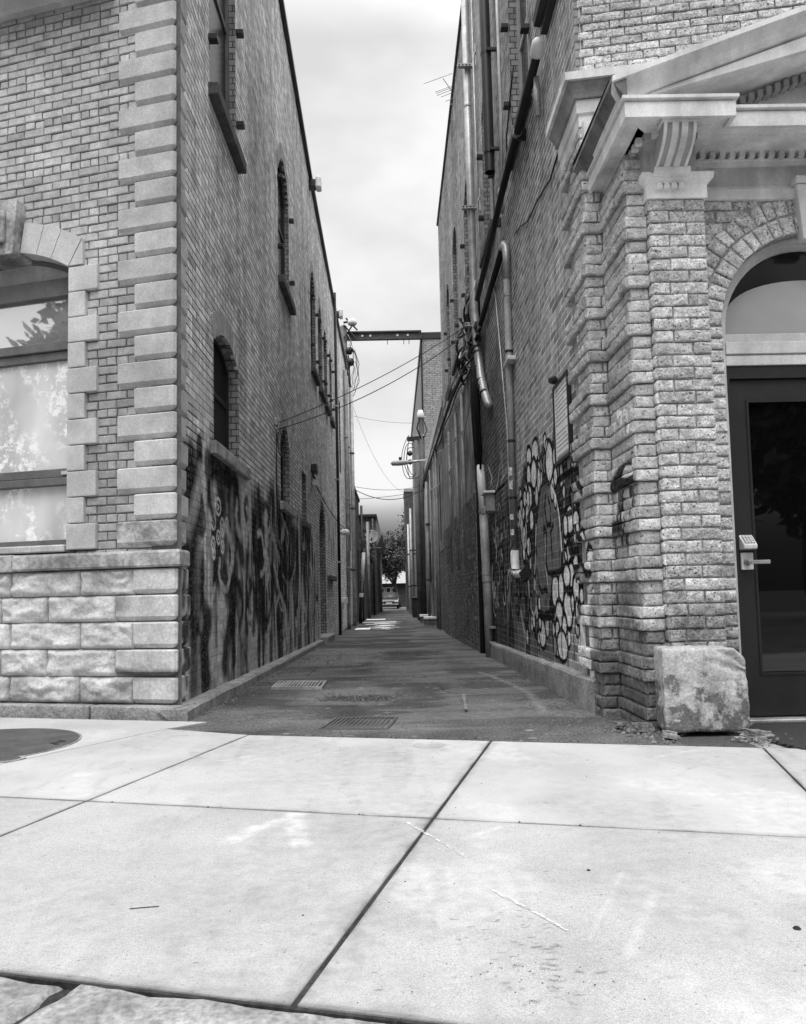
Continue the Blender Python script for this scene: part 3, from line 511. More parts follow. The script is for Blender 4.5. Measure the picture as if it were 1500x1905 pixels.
# kerb stones along the street edge
kb = MB()
for (a0, a1) in ((-6, -1.106), (-1.10, 3.0), (3.01, 6)):
    na, nb_ = max(8, int((a1 - a0) / .03)), 9; V = []
    for i in range(na + 1):
        for j in range(nb_):
            t = j / (nb_ - 1); al = a0 + (a1 - a0) * i / na; bb = 1.250 + .188 * t; e = min(min(t, 1 - t) * .16, al - a0, a1 - al); x, y = rot15(al + .02 * t, bb + (.010 * (fbm([[al, 0, 3]], 7, 2)[0] - .5) if t > .9 else 0))
            z = -.004 + .022 * (fbm([[x, y, 1]], 14, 4)[0] - .5) - .016 * max(0, 1 - e / .014) ** 2
            V.append((x, y, z))
    F = [(i * nb_ + j, (i + 1) * nb_ + j, (i + 1) * nb_ + j + 1, i * nb_ + j + 1) for i in range(na) for j in range(nb_ - 1)]
    n0 = len(V); rg = [i * nb_ for i in range(na + 1)] + [na * nb_ + j for j in range(1, nb_)] + [i * nb_ + nb_ - 1 for i in range(na - 1, -1, -1)] + [j for j in range(nb_ - 2, 0, -1)]
    V += [(V[k][0], V[k][1], -.3) for k in rg]; m_ = len(rg); F += [(rg[k], rg[(k + 1) % m_], n0 + (k + 1) % m_, n0 + k) for k in range(m_)]
    kb.add(V, F)
struct(kb.build("kerb", CONC_R, smooth=True))
# chalky scratches and scuffs on the slabs
def ribbon(mb, pts, w, z=.006, wob=.3):
    P = [Vector(p) for p in pts]; Q = []
    for a, b in zip(P[:-1], P[1:]):
        n = max(2, int((b - a).length / .02)); Q += [a.lerp(b, k / n) for k in range(n)]
    Q.append(P[-1]); L, R_ = [], []
    for i, q in enumerate(Q):
        d = (Q[min(i + 1, len(Q) - 1)] - Q[max(0, i - 1)]).normalized(); n = Vector((-d.y, d.x)); ww = w / 2 * (1 + wob * random.uniform(-1, 1))
        L.append((*(q + n * ww), z)); R_.append((*(q - n * ww), z))
    m = len(Q); mb.add(L + R_, [(i, m + i, m + i + 1, i + 1) for i in range(m - 1)])
CHALK = mat("chalk_mark", .56, .95, 40, .2, 90, .2, .2)
c = MB()
for (p_, q_, n_) in (((.02, 2.70), (.19, 2.33), 70), ((.235, 2.08), (.37, 1.83), 80)):
    for k in range(n_):
        t_ = random.random() ** 1.2; w_ = .011 * (1 - .5 * t_); x, y = p_[0] + (q_[0] - p_[0]) * t_ + random.gauss(0, w_ * .3), p_[1] + (q_[1] - p_[1]) * t_
        ribbon(c, [(x, y), (x + random.uniform(.004, .012), y - random.uniform(.006, .022))], random.uniform(.0016, .0045), .0024 + k * .00001, .9)
struct(c.build("chalk_scratch", CHALK, norm=False))
CHALK2 = mat("chalk_line", .22, .95, 20, .3, 60, .3, .3)
c = MB(); ribbon(c, [(.45, 5.2), (.47, 5.5), (.50, 5.95)], .018, .006, .8)
struct(c.build("chalk_line", CHALK2, norm=False))
WPAINT = mat("road_paint", .92, .9, 4, .3, 30, .3, .3)
c = MB()
def pr4(x0, x1, y0, y1): c.add([(x0, y0, alley_z(y0) + .003), (x1, y0, alley_z(y0) + .003), (x1, y1, alley_z(y1) + .003), (x0, y1, alley_z(y1) + .003)], [(0, 1, 2, 3)])
pr4(-1.2, -.76, 22.6, 24.0); pr4(-1.05, -.62, 27.0, 27.5); pr4(-1.25, .02, 29.3, 30.1); pr4(-1.25, -.45, 33.0, 34.4)
struct(c.build("road_marking", WPAINT, norm=False))
c = MB()
for k in range(26):
    y = random.uniform(21.5, 30); x = -.35 + .03 * (y - 25) + random.gauss(0, .12); ribbon(c, [(x - random.uniform(.1, .35), y), (x + random.uniform(.1, .35), y + random.uniform(-.5, .5))], random.uniform(.1, .35), alley_z(y) + .004 + k * .0002, .7)
struct(c.build("paint_splash", WPAINT, norm=False))
# loose gravel along the kerb and in the pothole, grit in the joints
def grit(n, fn, r0, r1, name, m):
    mb = MB()
    for k in range(n):
        x, y, z = fn(); r = random.uniform(r0, r1) * random.uniform(.6, 1); a = random.uniform(0, 6.28)
        V = [(x + r * math.cos(a + t) * random.uniform(.7, 1.2), y + r * math.sin(a + t) * random.uniform(.7, 1.2), z) for t in (0, 1.57, 3.14, 4.71)]
        V += [(x + r * .5 * math.cos(a + t), y + r * .5 * math.sin(a + t), z + r * random.uniform(.5, .9)) for t in (.5, 2.6, 4.6)]
        mb.add(V, [(0, 1, 4), (1, 2, 5), (1, 5, 4), (2, 3, 6), (2, 6, 5), (3, 0, 6), (0, 4, 6), (4, 5, 6)], random.uniform(.4, 1.3))
    return stuff(mb.build(name, m, norm=False))
GRAV = mat("gravel", .17, .9, 20, .3, 90, .3, .3, tone=True)
def f1():
    y = 5.4 + abs(random.gauss(0, 1)) * 3.2; return (-1.36 + abs(random.gauss(0, .10)), y, alley_z(y) - .012)
def f2():
    x, y = random.gauss(-.25, .28), random.gauss(6.3, .26); return (x, y, alley_z(y) - .022)
def f3():
    y = random.uniform(3.95, 12); return (random.uniform(-1.3, 1.2), y, alley_z(y) - .012)
def f4():
    y = 9.5 + abs(random.gauss(0, 2)); return (random.gauss(-.9, .3), y, alley_z(y) - .012)
def f5():
    y = 4.3 + abs(random.gauss(0, 1)) * 1.8; return (1.22 - abs(random.gauss(0, .16)), y, alley_z(y) - .012)
grit(600, f1, .004, .012, "gravel", GRAV); grit(600, f2, .004, .013, "gravel", GRAV); grit(1500, f3, .003, .008, "gravel", GRAV)
grit(700, f4, .005, .016, "gravel", GRAV); grit(600, f5, .003, .012, "gravel", GRAV)
DGRIT = mat("dark_grit", .035, .9, 20, .3, 60, .3, .2, tone=True)
def f6():
    t = random.random(); b = 1.42 + t * 2.66; p = rot15(-.595 + random.gauss(0, .004), b); return (p[0], p[1], -.035)
def f7():
    a = random.uniform(-3, 2); p = rot15(a, random.choice((1.415, 2.674)) + random.gauss(0, .005)); return (p[0], p[1], -.03 if random.random() < .8 else .001)
def f8():
    p = rot15(random.uniform(-3, 2), random.uniform(1.5, 4.0)); return (p[0], p[1], .001)
def f9():
    return (random.gauss(.26, .12), random.gauss(1.62, .1), .001)
grit(300, f6, .003, .008, "grit", DGRIT); grit(300, f7, .002, .006, "grit", DGRIT); grit(140, f8, .0012, .0032, "grit", DGRIT); grit(50, f9, .0012, .003, "grit", DGRIT)
def f12():
    p = rot15(random.uniform(-2.4, 1.2), 4.10 + abs(random.gauss(0, .05))); return (p[0], p[1], -.012)
grit(420, f12, .002, .008, "dark_grit", DGRIT)
# ================================================================ left building
A15 = rad(15.5); FU = (-math.cos(A15), math.sin(A15), 0); FN = (-math.sin(A15), -math.cos(A15), 0); FO = Vector((-1.45, 5.19, 0))
def fp(s, n=0, z=0): return FO + Vector(FU) * s + Vector(FN) * n + Vector((0, 0, z))
lb = thing("brick_building", "brick building with pale stone corner blocks and arched front window, left of the alley", "building", (-1.45, 5.19, 0))
def ltone(u, v):
    n = fbm([[u * 1.3, v * 1.3, 3]], 1, 3)[0]; t = .40 + .36 * (n - .4)
    if random.random() < .16: t *= .80
    if v > 3.9: t += .05
    return max(.17, min(.52, t))
fop = (.857, 1.983, 1.165, 3.32, .165)
b = MB(); lay(b, fp(0, -.026), FU, FN, spans_fn((.2, 5.2), [(.80, 2.04, 1.0, 3.42, .2)]), 1.0, 10.0, .158, .0612, .0075, .03, .005, .004, ltone, .13, 6, seed=3)
b.build("brick_face", FBRICK, lb, norm=False)
b = MB(); lp = [(-.02, 0), (5.2, 0), (5.2, 9.8), (-.02, 9.8)]
b.fpoly(fp(0, -.026), FU, FN, [lp, op_loop((.85, 1.99, 1.16, 3.325, .165))], -.009); b.build("front_wall", MORTAR, lb, norm=False)
# corner stones
def quoin(z0, z1, ls, la, m=STONE, p0=0.0, rock=0):
    rings = [(z0 + .002, -.034), (z0 + .005, -.026), (z0 + .033, -.002), (z1 - .012, 0), (z1 - .003, -.012), (z1 - .001, -.03)]; V = []; F = []
    for (z, p) in rings:
        p += p0
        sc = -p * (1 + math.sin(A15)) / math.cos(A15); ch = .018
        def a(s, n): q = fp(s, n); return (q.x, q.y, z)
        yc = fp(sc, p).y
        V += [a(ls, -.10), a(ls - (.006 if p < -.005 else 0), p), a(sc + ch, p), (-1.45 + p, yc + ch, z), (-1.45 + p, 5.19 + la - (.006 if p < -.005 else 0), z), (-1.56, 5.19 + la, z)]
    for i in range(5):
        for k in range(6): F.append((i * 6 + k, i * 6 + (k + 1) % 6, i * 6 + 6 + (k + 1) % 6, i * 6 + 6 + k))
    F += [(5, 4, 3, 2, 1, 0), (30, 31, 32, 33, 34, 35)]
    j = random.uniform(-.002, .002)
    return MB().add(V, F, .5 * random.uniform(.86, 1.1)).build("quoin_stone", STONE_Q if m is STONE else m, lb)
for k in range(22):
    z0 = 1.128 + .1835 * k; lng = k % 2 == 0
    quoin(z0 + .003, z0 + .1805, .452 if lng else .321, .26 if lng else .31, STONE_DIRTY if k == 0 else STONE)
# jamb stones of the front window
for k in range(11):
    z0 = 1.128 + .1835 * k; e = .62 if k % 2 == 0 else .716; z1 = z0 + .1805
    for mir in (0, 1):
        u0, u1 = (e, .857) if not mir else (1.983, 2.84 - e)
        o = MB(); o.fbox(FO, FU, FN, u0 + .002, u1, z0 + .003, z1, -.22, .002); o.build("jamb_stone", STONE, lb, bevel=.007, seg=2)
# segmental arch of cut stones with a carved keystone
def arc_pt(t, g):  # t from -1 to 1 along the soffit, g distance outwards
    x = 1.42 + t * .563; z = 3.155 + .165 * (1 - t * t); nx, nz = 2 * .165 * t / .563, 1.0; l = math.hypot(nx, nz)
    return (x + nx / l * g, z + nz / l * g)
ts = [-1.0, -.74, -.52, -.27, .27, .52, .74, 1.0]
for i in range(7):
    t0, t1 = ts[i], ts[i + 1]
    if i == 3: continue
    L1 = [arc_pt(t0 + (t1 - t0) * q / 4 + (.004 if q == 0 else -.004 if q == 4 else 0), 0) for q in range(5)]
    L2 = [arc_pt(t0 + (t1 - t0) * q / 4 + (.004 if q == 0 else -.004 if q == 4 else 0), .222) for q in range(4, -1, -1)]
    if i == 0: L2 = L2[:-1] + [(L2[-1][0], L2[-1][1] - .0)]
    o = MB(); o.slab(FO, FU, FN, [L1 + L2], -.22, .004); o.build("arch_stone", STONE, lb, bevel=.006, seg=2)
for sgn in (-1, 1): # skewback stones
    q = arc_pt(sgn, 0); q2 = arc_pt(sgn, .222)
    L = [(q[0] + sgn * .004, q[1] + .004), (q2[0] + sgn * .004, q2[1]), (q2[0] + sgn * .006, q[1] + .004)]
    o = MB(); o.slab(FO, FU, FN, [L if sgn > 0 else L[::-1]], -.05, .001); o.build("skewback_stone", STONE, lb, bevel=.004)
o = MB(); L = [(1.275, 3.28), (1.565, 3.28), (1.60, 3.68), (1.24, 3.68)]; o.slab(FO, FU, FN, [L], -.2, .07); o.fbox(FO, FU, FN, 1.33, 1.51, 3.36, 3.60, .07, .10)
o.build("keystone", STONE_DIRTY, lb, bevel=.015, seg=2)
# front window: arched head, three lights over each other, papered from inside
PAPER = mat_glass("papered_window_glass", .62, .12, .5, .10)
def paper():
    m, nt, b_, nd, lk = nodes("papered_pane"); v = objvec(nt)
    base = noise(nt, objvec(nt, (1, 1, .5)), 1.9, 3, .5, .46, .80)
    sp = noise(nt, v, 12, 7, .75, 0, 1, .50, .58); sp2 = noise(nt, v, 2.6, 2, .5, 0, 1, .42, .55)
    x = mix(nt, mth(nt, 'MULTIPLY', sp, sp2), base, .98); setcol(nt, b_, x); b_.inputs['Roughness'].default_value = .25
    b_.inputs['Coat Weight'].default_value = .8; b_.inputs['Coat Roughness'].default_value = .02; return m
PAPERP = paper()
rc = .13
wf = MB()
wf.slab(FO, FU, FN, [op_loop((.859, 1.981, 1.17, 3.318, .163)), op_loop((.885, 1.955, 1.215, 3.29, .16))], -rc - .06, -rc)
for (z0, z1, n1) in ((3.00, 3.135, .012), (2.595, 2.662, .02), (2.53, 2.592, .0), (1.665, 1.727, .01), (1.608, 1.662, .022)): wf.fbox(FO, FU, FN, .884, 1.956, z0, z1, -rc - .05, -rc + n1)
win = wf.build("front_window", WOODG, lb, bevel=.004)
REFL = mat("sky_reflecting_glass", .75, .02, 1, 0, 60, 0, 0, metal=.75)
for (z0, z1, pm_) in ((2.664, 2.998, REFL), (1.729, 2.528, PAPERP), (1.217, 1.606, PAPERP)): MB().fbox(FO, FU, FN, .88, 1.96, z0, z1, -rc - .035, -rc - .03).build("pane", pm_, win)
MB().fpoly(FO, FU, FN, [[(.88, 3.13), (1.96, 3.13)] + [q for q in op_loop((.88, 1.96, 3.1, 3.295, .16))[2:]]], -rc - .025).build("arched_panel", WOODL, win, norm=False)
o = MB(); o.fbox(FO, FU, FN, .87, 1.97, 1.118, 1.168, -.2, .012); o.build("window_sill", WOODL, lb, bevel=.008)
o = MB(); o.fbox(FO, FU, FN, .93, .985, 1.68, 1.705, -rc + .01, -rc + .028); o.build("sash_catch", WOODL, win)
MB().fpoly(FO, FU, FN, [[(.6, 1.0), (2.3, 1.0), (2.3, 3.5), (.6, 3.5)]], -.3).build("room_back", BLACK, lb, norm=False)
# sill band and rock-faced base
def rock_block(O, U, N, u0, u1, v0, v1, n0, face, nx=26, ny=12, seed=0, amp=.03, margin=.016):
    O, U, N = map(lambda q: np.array(q, float), (O, U, N)); Z = np.array([0, 0, 1.])
    gu, gv = np.meshgrid(np.linspace(u0, u1, nx), np.linspace(v0, v1, ny))
    d = np.minimum(np.minimum(gu - u0, u1 - gu), np.minimum(gv - v0, v1 - gv)); e = np.clip((d - margin * .3) / margin, 0, 1)
    nz = fbm(np.stack([gu * 7, gv * 13 + 2 * fbm(np.stack([gu * 4, gv * 3, gu * 0 + seed], -1), 1, 2), gu * 0 + seed * 3.1], -1), 1, 4)
    edge = np.clip(d / .006, 0, 1)
    n = n0 - .012 * (1 - edge) + e * (face * .6 + amp * 1.5 * (nz - .42))
    V = (O + gu[..., None] * U + gv[..., None] * Z + n[..., None] * N).reshape(-1, 3)
    F = [(j * nx + i, j * nx + i + 1, (j + 1) * nx + i + 1, (j + 1) * nx + i) for j in range(ny - 1) for i in range(nx - 1)]
    ring = list(range(nx)) + [j * nx + nx - 1 for j in range(1, ny)] + [(ny - 1) * nx + i for i in range(nx - 2, -1, -1)] + [j * nx for j in range(ny - 2, 0, -1)]
    bk = V[ring] - N * .12; m = len(V); r = len(ring)
    F += [(m + k, m + (k + 1) % r, ring[(k + 1) % r], ring[k]) for k in range(r)]
    return MB().add(np.vstack([V, bk]), F)
rows = [(.083, .258), (.262, .443), (.447, .626), (.630, .806), (.810, .983)]
for i, (z0, z1) in enumerate(rows):
    J = [.323, .745, 1.314, 1.88, 2.5, 3.1, 4.0, 5.2] if i % 2 == 0 else [.457, 1.008, 1.391, 2.0, 2.6, 3.3, 4.1, 5.2]
    quoin(z0, z1, J[0] - .004, .28 if i % 2 == 0 else .33, STONE_C, .008)
    for a, e in zip(J[:-1], J[1:]):
        rock_block(FO, FU, FN, a + .003, e - .003, z0, z1, -.004, .012, 30, 14, i * 7 + a, .06).build("foundation_stone", STONE_ROCK, lb, norm=False, smooth=True)
MB().fpoly(FO, FU, FN, [[(0, 0), (5.2, 0), (5.2, 1.0), (0, 1.0)]], -.03).build("base_wall", MORTAR, lb, norm=False)
for j, (a, e) in enumerate(((.0, 1.27), (1.275, 2.4), (2.405, 5.2))):
    if j == 0:
        prof = [(-.1, .986), (.026, .992), (.036, 1.004), (.036, 1.085), (.028, 1.103), (-.1, 1.108)]
        q = [fp(1.268, 0), fp(0, 0), (-1.45, 5.40)]
        MB().sweep([(p[0], p[1]) for p in q], prof, 1 if False else -1).build("sill_band", STONE_DIRTY, lb)
    else:
        o = MB(); o.fbox(FO, FU, FN, a, e, .988, 1.107, -.1, .036); o.build("sill_band", STONE_DIRTY, lb, bevel=.01, seg=2)
# belt course high up
prof = [(-.1, 5.14), (.03, 5.14), (.05, 5.17), (.13, 5.19), (.13, 5.27), (.09, 5.30), (-.1, 5.32)]
MB().sweep([(p.x, p.y) for p in (fp(5.2), fp(.5))], prof, -1).build("belt_course", STONE, lb)
# concrete plinth: street front and the ledge down the alley
pl = MB()
for (a, e) in ((-.03, .60), (.612, 5.2)):
    P = [fp(a, -.2), fp(e, -.2), fp(e, .075), fp(a, .075)]; pl.prism([(p.x, p.y) for p in P], -.3, .076)
pl.build("plinth", CONC_R, lb, bevel=.015, seg=3)
V = []; F = []; ysl = np.linspace(5.10, 15.2, 110)
for i, y in enumerate(ysl):
    w = .10 * (1 - .35 * max(0, (y - 9) / 6)) + .02 * (fbm([[0, y, 2]], 3, 2)[0] - .5); t = .072 + alley_z(y) + .012 * (fbm([[1, y, 9]], 4, 2)[0] - .5)
    V += [(-1.56, y, t), (-1.46 + w - .02, y, t), (-1.46 + w, y, t - .02), (-1.46 + w + .012 * random.random(), y, alley_z(y) - .1)]
for i in range(len(ysl) - 1):
    for k in range(3): F.append((i * 4 + k, i * 4 + k + 1, i * 4 + 5 + k, i * 4 + 4 + k))
F += [(0, 1, 2, 3)]
MB().add(V, F).build("alley_ledge", CONC_R, lb, norm=True)
# ---- the alley side
LO, LU, LN = (-1.475, 0, 0), (0, 1, 0), (1, 0, 0)
lroof = [(5.3, 9.85), (10.57, 9.28), (14.3, 8.78), (20, 8.45), (27.7, 8.25)]
def lr_at(y):
    for (a, za), (b_, zb) in zip(lroof[:-1], lroof[1:]):
        if y <= b_: return za + (zb - za) * (y - a) / (b_ - a)
    return lroof[-1][1]
def lbase(v):
    if v <= 8.25: return (5.3, 27.7)
    for y in np.arange(27.7, 5.3, -.1):
        if lr_at(y) >= v: return (5.3, float(y))
    return None
LOPS1 = [(6.40, 7.45, 2.06, 3.10, .16), (10.2, 11.1, 2.02, 3.12, .3), (12.58, 13.2, 2.0, 2.86, 0), (15.42, 16.75, -.2, 2.70, .45)]
LOPS2 = [(6.32, 7.40, 5.10, 7.6, .3), (10.22, 11.3, 5.08, 6.98, .4), (14.3, 15.2, 5.06, 7.05, .4), (15.78, 16.62, 5.06, 6.9, .4), (17.05, 17.85, 5.06, 6.85, .4), (18.5, 19.2, 5.06, 6.8, .4), (21.6, 22.2, 4.2, 6.3, 0)]
LOPS = LOPS1 + LOPS2
def ltone2(u, v):
    n = fbm([[u * .7, v * .35, 8]], 1, 3)[0]; t = .64 + .5 * (n - .4) + .006 * max(0, u - 8)
    if v > 4: t += .03
    return max(.12, t) * (.78 if random.random() < .18 else 1)
# graffiti and soot, sprayed on the lower wall

sp = Spray(5.3, 16.0, -.05, 2.7, 130)
Pn = np.stack([sp.U * 1.1, sp.V * .45, sp.U * 0 + 4], -1); n1 = fbm(Pn, 1.6, 4); n2 = fbm(np.stack([sp.U * 3.5, sp.V * .5, sp.U * 0], -1), 1.3, 3)
edge = 2.18 + .5 * (n2 - .5) + .10 * np.sin(sp.U * 2.1)
mask = np.clip((edge - sp.V) / .22, 0, 1) * np.clip((15.4 - sp.U) / 1.2, 0, 1)
sp.field(mask * .92, np.clip(.02 + .50 * np.clip((.6 * n1 + .4 * n2 - .43) / .12, 0, 1), .012, .6))
sp.poly(LUP, .55, .06, .6, .05)
for k in range(150):  # soft vertical smudges of spray
    r_ = np.random.default_rng(900 + k); u, v, h = r_.uniform(5.4, 14.8), r_.uniform(.15, 2.0), r_.uniform(.15, .7); sp.stroke([(u, v), (u + r_.normal(0, .04), v - h * .5), (u + r_.normal(0, .04), v - h)], r_.uniform(.03, .18), r_.choice([.004, .004, .004, .006, .50]), r_.uniform(.02, .09), r_.uniform(.55, .95))
for (k, w, pts) in LS: sp.stroke(pts, w * (1.0 if k == 'w' else 1.35), .60 if k == 'w' else .006, .10 if w > .09 else .02, .5 if k == 'w' and w > .09 else .72 if k == 'w' else .92)
for (u, y0, y1) in ((6.8, 1.98, 1.2), (7.2, 1.98, 1.35), (10.5, 1.95, .9), (10.9, 1.95, 1.2), (12.8, 1.95, .8), (5.75, 1.2, .1)):
    sp.stroke([(u, y0), (u + .03, (y0 + y1) / 2), (u + .02, y1)], .30, .006, .22, .8)
for (c_, d_, ru, rv) in LLOOP:
    q = [(c_ + ru * math.cos(t), d_ + rv * math.sin(t)) for t in np.linspace(0, 6.3, 18)]
    sp.stroke(q, .026, .7, .012, .9); sp.stroke([(c_ - ru * .4, d_ + rv * .3), (c_ + ru * .3, d_), (c_ - ru * .2, d_ - rv * .4)], .02, .7, .01, .85)
rs = np.random.default_rng(4)
for k in range(34):  # half-covered tags: bent strokes, pale and dark
    u, v, a, r = rs.uniform(5.6, 14.8), rs.uniform(.35, 1.75), rs.uniform(0, 6), rs.uniform(.12, .34)
    sp.stroke([(u + r * math.cos(a + t) * (1 + .3 * math.sin(2 * t)), v + r * .9 * math.sin(a + t)) for t in np.linspace(0, rs.uniform(1.5, 4), 9)], rs.uniform(.04, .13), rs.choice([.006, .006, .45, .55]), rs.uniform(.015, .06), .85)
for k in range(40):  # drips
    u = rs.uniform(5.4, 12.5); v = rs.uniform(.5, 2.0); h = rs.uniform(.2, .8); sp.stroke([(u, v), (u, v - h)], rs.uniform(.015, .05), rs.choice([.01, .01, .30]), .02, .55)
LG1 = sp.args("left_wall_spray", 'Y')
sp = Spray(16.8, 22.5, .2, 3.6, 60)
sp.poly([(16.9, 2.9), (17.3, 3.35), (19.2, 3.3), (19.9, 2.6), (20.2, 1.6), (19, .9), (17, 1.0)], .62, .1, .9, .12)
for q in LWD: sp.stroke(q, .14, .05, .08, .8)
for k in range(22):
    u = rs.uniform(17, 20); v = rs.uniform(1.2, 2.8); sp.stroke([(u, v), (u, v - rs.uniform(.3, 1.0))], rs.uniform(.03, .09), .06, .05, .7)
LG2 = sp.args("left_wall_whitewash", 'Y')
ABRICK = mat("alley_brick", 1.0, .88, 16, .2, 90, .15, .4, 70, .004, tone=True, streak=.3, spec=.04, img=[LG1, LG2])
AMORT = mat("alley_mortar", .05, .95, 8, .3, 80, .2, .3, 80, .003, streak=.3, spec=.04, zdirt=(1.1, .4, 6.5), img=[LG1])
b = MB(); lay(b, LO, LU, LN, spans_fn(lbase, LOPS), -.2, 9.8, .212, .0632, .0105, .03, .0009, .0006, ltone2, .22, 6, seed=5)
b.build("alley_brick_face", ABRICK, lb, norm=False)
out = [(5.25, -.4), (27.7, -.4)] + [(y, z) for (y, z) in lroof[::-1]]
b = MB(); b.fpoly(LO, LU, LN, [out] + [op_loop(o) for o in LOPS], -.0009); b.build("alley_wall", AMORT, lb, norm=False)
REVEAL = mat_bricktex("reveal_brick", .20, .34, .08, .1, .063, .006, .2)
for o in LOPS: MB().fstrip(LO, LU, LN, op_loop(o), -.16, .001).build("brick_reveal", REVEAL, lb, norm=False)
# header ring over each arched opening
ARCHB = mat_bricktex("arch_brick", .14, .19, .05, .5, .07, .006, .1)
def ring_arch(op, w=.2, proud=.006):
    u0, u1, v0, v1, r = op; mb = MB()
    def pt(t, gg):
        h = (u1 - u0) / 2; x = (u0 + u1) / 2 + t * h; z = v1 - r + r * (1 - t * t); nx, nz = 2 * r * t / h, 1.; l = math.hypot(nx, nz); return (x + nx / l * gg, z + nz / l * gg)
    n = max(8, int((u1 - u0) / .068))
    for k in range(n):
        t0, t1 = -1 + 2 * k / n + .01, -1 + 2 * (k + 1) / n - .01
        mb.slab(LO, LU, LN, [[pt(t0, .0), pt(t1, .0), pt(t1, w), pt(t0, w)]], -.03, proud * random.uniform(.6, 1.4), random.uniform(.34, .46))
    return mb
for o in (LOPS1[0], LOPS1[1], LOPS2[1], LOPS2[2], LOPS2[3]): ring_arch(o).build("window_arch", ABRICK, lb)
GLASSG = mat_glass("grey_window_glass", .10, .06)
for i, o in enumerate(LOPS1[:3]): window_parts(lb, "side_window", LO, LU, LN, o, .095, DKMETAL, BLACK if i else mat("window_board", .02, .7, 4, .2), .05, [('h', 2.6)] if i == 0 else [('h', 2.3), ('h', 2.55)])
for i, o in enumerate(LOPS2): window_parts(lb, "side_window", LO, LU, LN, o, .06, WOODG if i < 1 else DKMETAL, DARKPANE, .07, [('h', (o[2] + o[3]) / 2)])
# dark arched door
o = LOPS1[3]; d = MB(); d.slab(LO, LU, LN, [op_loop((o[0] + .003, o[1] - .003, o[2] + .1, o[3] - .003, o[4]))], -.16, -.12)
for y in (15.75, 16.08, 16.42): d.fbox(LO, LU, LN, y - .12, y + .12, .25, 2.0, -.12, -.105)
dr = d.build("alley_door", mat("black_door_paint", .012, .6, 5, .2), lb, bevel=.004); 
MB().tube([(-1.575, 15.52, 1.0), (-1.54, 15.52, 1.0), (-1.54, 15.62, 1.0)], .012).build("door_handle", GALV, dr)
MB().fbox(LO, LU, LN, 15.3, 16.9, -.25, -.02, -.1, .16).build("door_step", CONC_R, lb, bevel=.02)
# sills
def sill(y0, y1, z, h=.10, m=STONE_DIRTY, pr=.075): MB().fbox(LO, LU, LN, y0, y1, z - h, z, -.15, pr).build("window_sill", m, lb, bevel=.012, seg=2)
SILLD = mat("sooty_sill", .10, .9, 5, .3, 40, .2, .5)
sill(6.28, 7.80, 2.06, .11, STONE_DIRTY, .05); sill(10.1, 11.35, 2.02, .11, STONE_DIRTY, .06); sill(12.5, 13.35, 2.0, .10, SILLD, .06)
for (y0, y1, v0, v1, r) in LOPS2[:6]: sill(y0 - .06, y1 + .12, v0, .11, SILLD, .085)
sill(17.0, 18.7, 1.22, .1, SILLD, .09)
# shutter pins beside the upper windows
for (y0, y1, v0, v1, r) in LOPS2[:6]:
    for (yy, zz) in ((y0 - .02, v0 + .38), (y1 + .06, v0 + .34), (y0 - .02, v0 + 1.35), (y1 + .06, v0 + 1.3)):
        MB().fbox(LO, LU, LN, yy - .04, yy + .04, zz, zz + .05, -.02, .075).build("shutter_pin", DKMETAL, lb, bevel=.005)
# roof edge
V = []; prof = [(-.3, -.02), (.05, -.05), (.065, -.05), (.065, .03), (-.3, .06)]; F = []
for (y, z) in lroof: V += [(-1.475 + a, y, z + h) for (a, h) in prof]
for i in range(len(lroof) - 1):
    for k in range(5): F.append((i * 5 + k, i * 5 + (k + 1) % 5, i * 5 + 5 + (k + 1) % 5, i * 5 + 5 + k))
F += [(4, 3, 2, 1, 0), (20, 21, 22, 23, 24)]
MB().add(V, F).build("roof_coping", DKMETAL, lb)
q = fp(5.2); PLAINB = mat_bricktex("plain_brick", .16, .24, .09)
m = MB(); m.add([(-1.5, 27.7, -.5), (-1.5, 27.7, 8.25), (-6.5, 27.7, 8.25), (-6.5, 27.7, -.5)], [(0, 1, 2, 3)]); m.add([(-6.5, q.y, -.5), (-6.5, 27.7, -.5), (-6.5, 27.7, 8.25), (-6.5, q.y, 9.8)], [(0, 1, 2, 3)])
m.build("rear_wall", PLAINB, lb, norm=False)
m = MB(); m.add([(-1.7, 5.4, 9.7), (-1.7, 27.6, 8.15), (-6.5, 27.6, 8.15), (-6.5, q.y, 9.7)], [(0, 1, 2, 3)]); m.build("roof", DKMETAL, lb, norm=False)
# ================================================================ right building
rb = thing("brick_building", "brick building with pedimented doorway and graffiti on its alley wall, right of the alley", "building", (1.30, 4.85, 0))
RO, RU, RN = (1.30, 0, 0), (0, 1, 0), (-1, 0, 0)
WINS = [(6.62, 7.64, 5.2, 7.5, .35), (9.05, 10.05, 5.2, 7.5, .35), (11.75, 12.75, 5.2, 7.5, .35), (14.3, 15.2, 5.2, 7.9, .35), (16.4, 17.2, 5.2, 7.6, .35)]
def rtone(u, v):
    n = fbm([[u * .9, v * .4, 18]], 1, 3)[0]; t = .28 + .30 * (n - .4)
    if u < 7.5: t += .02
    return max(.12, t) * (.8 if random.random() < .2 else 1)
sp = Spray(4.96, 12.2, -.1, 4.9, 150)
n1 = fbm(np.stack([sp.U * 1.3, sp.V * .6, sp.U * 0 + 2], -1), 1.5, 4); n2 = fbm(np.stack([sp.U * 4, sp.V * .6, sp.U * 0 + 9], -1), 1.2, 3)
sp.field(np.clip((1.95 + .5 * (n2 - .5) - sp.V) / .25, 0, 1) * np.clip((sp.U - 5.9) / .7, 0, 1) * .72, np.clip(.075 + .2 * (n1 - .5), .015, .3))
sp.field(np.clip((n2 - .52) / .06, 0, 1) * np.clip((2.2 - sp.V) / .3, 0, 1) * np.clip((sp.U - 7.2) / .5, 0, 1) * .7, .012)
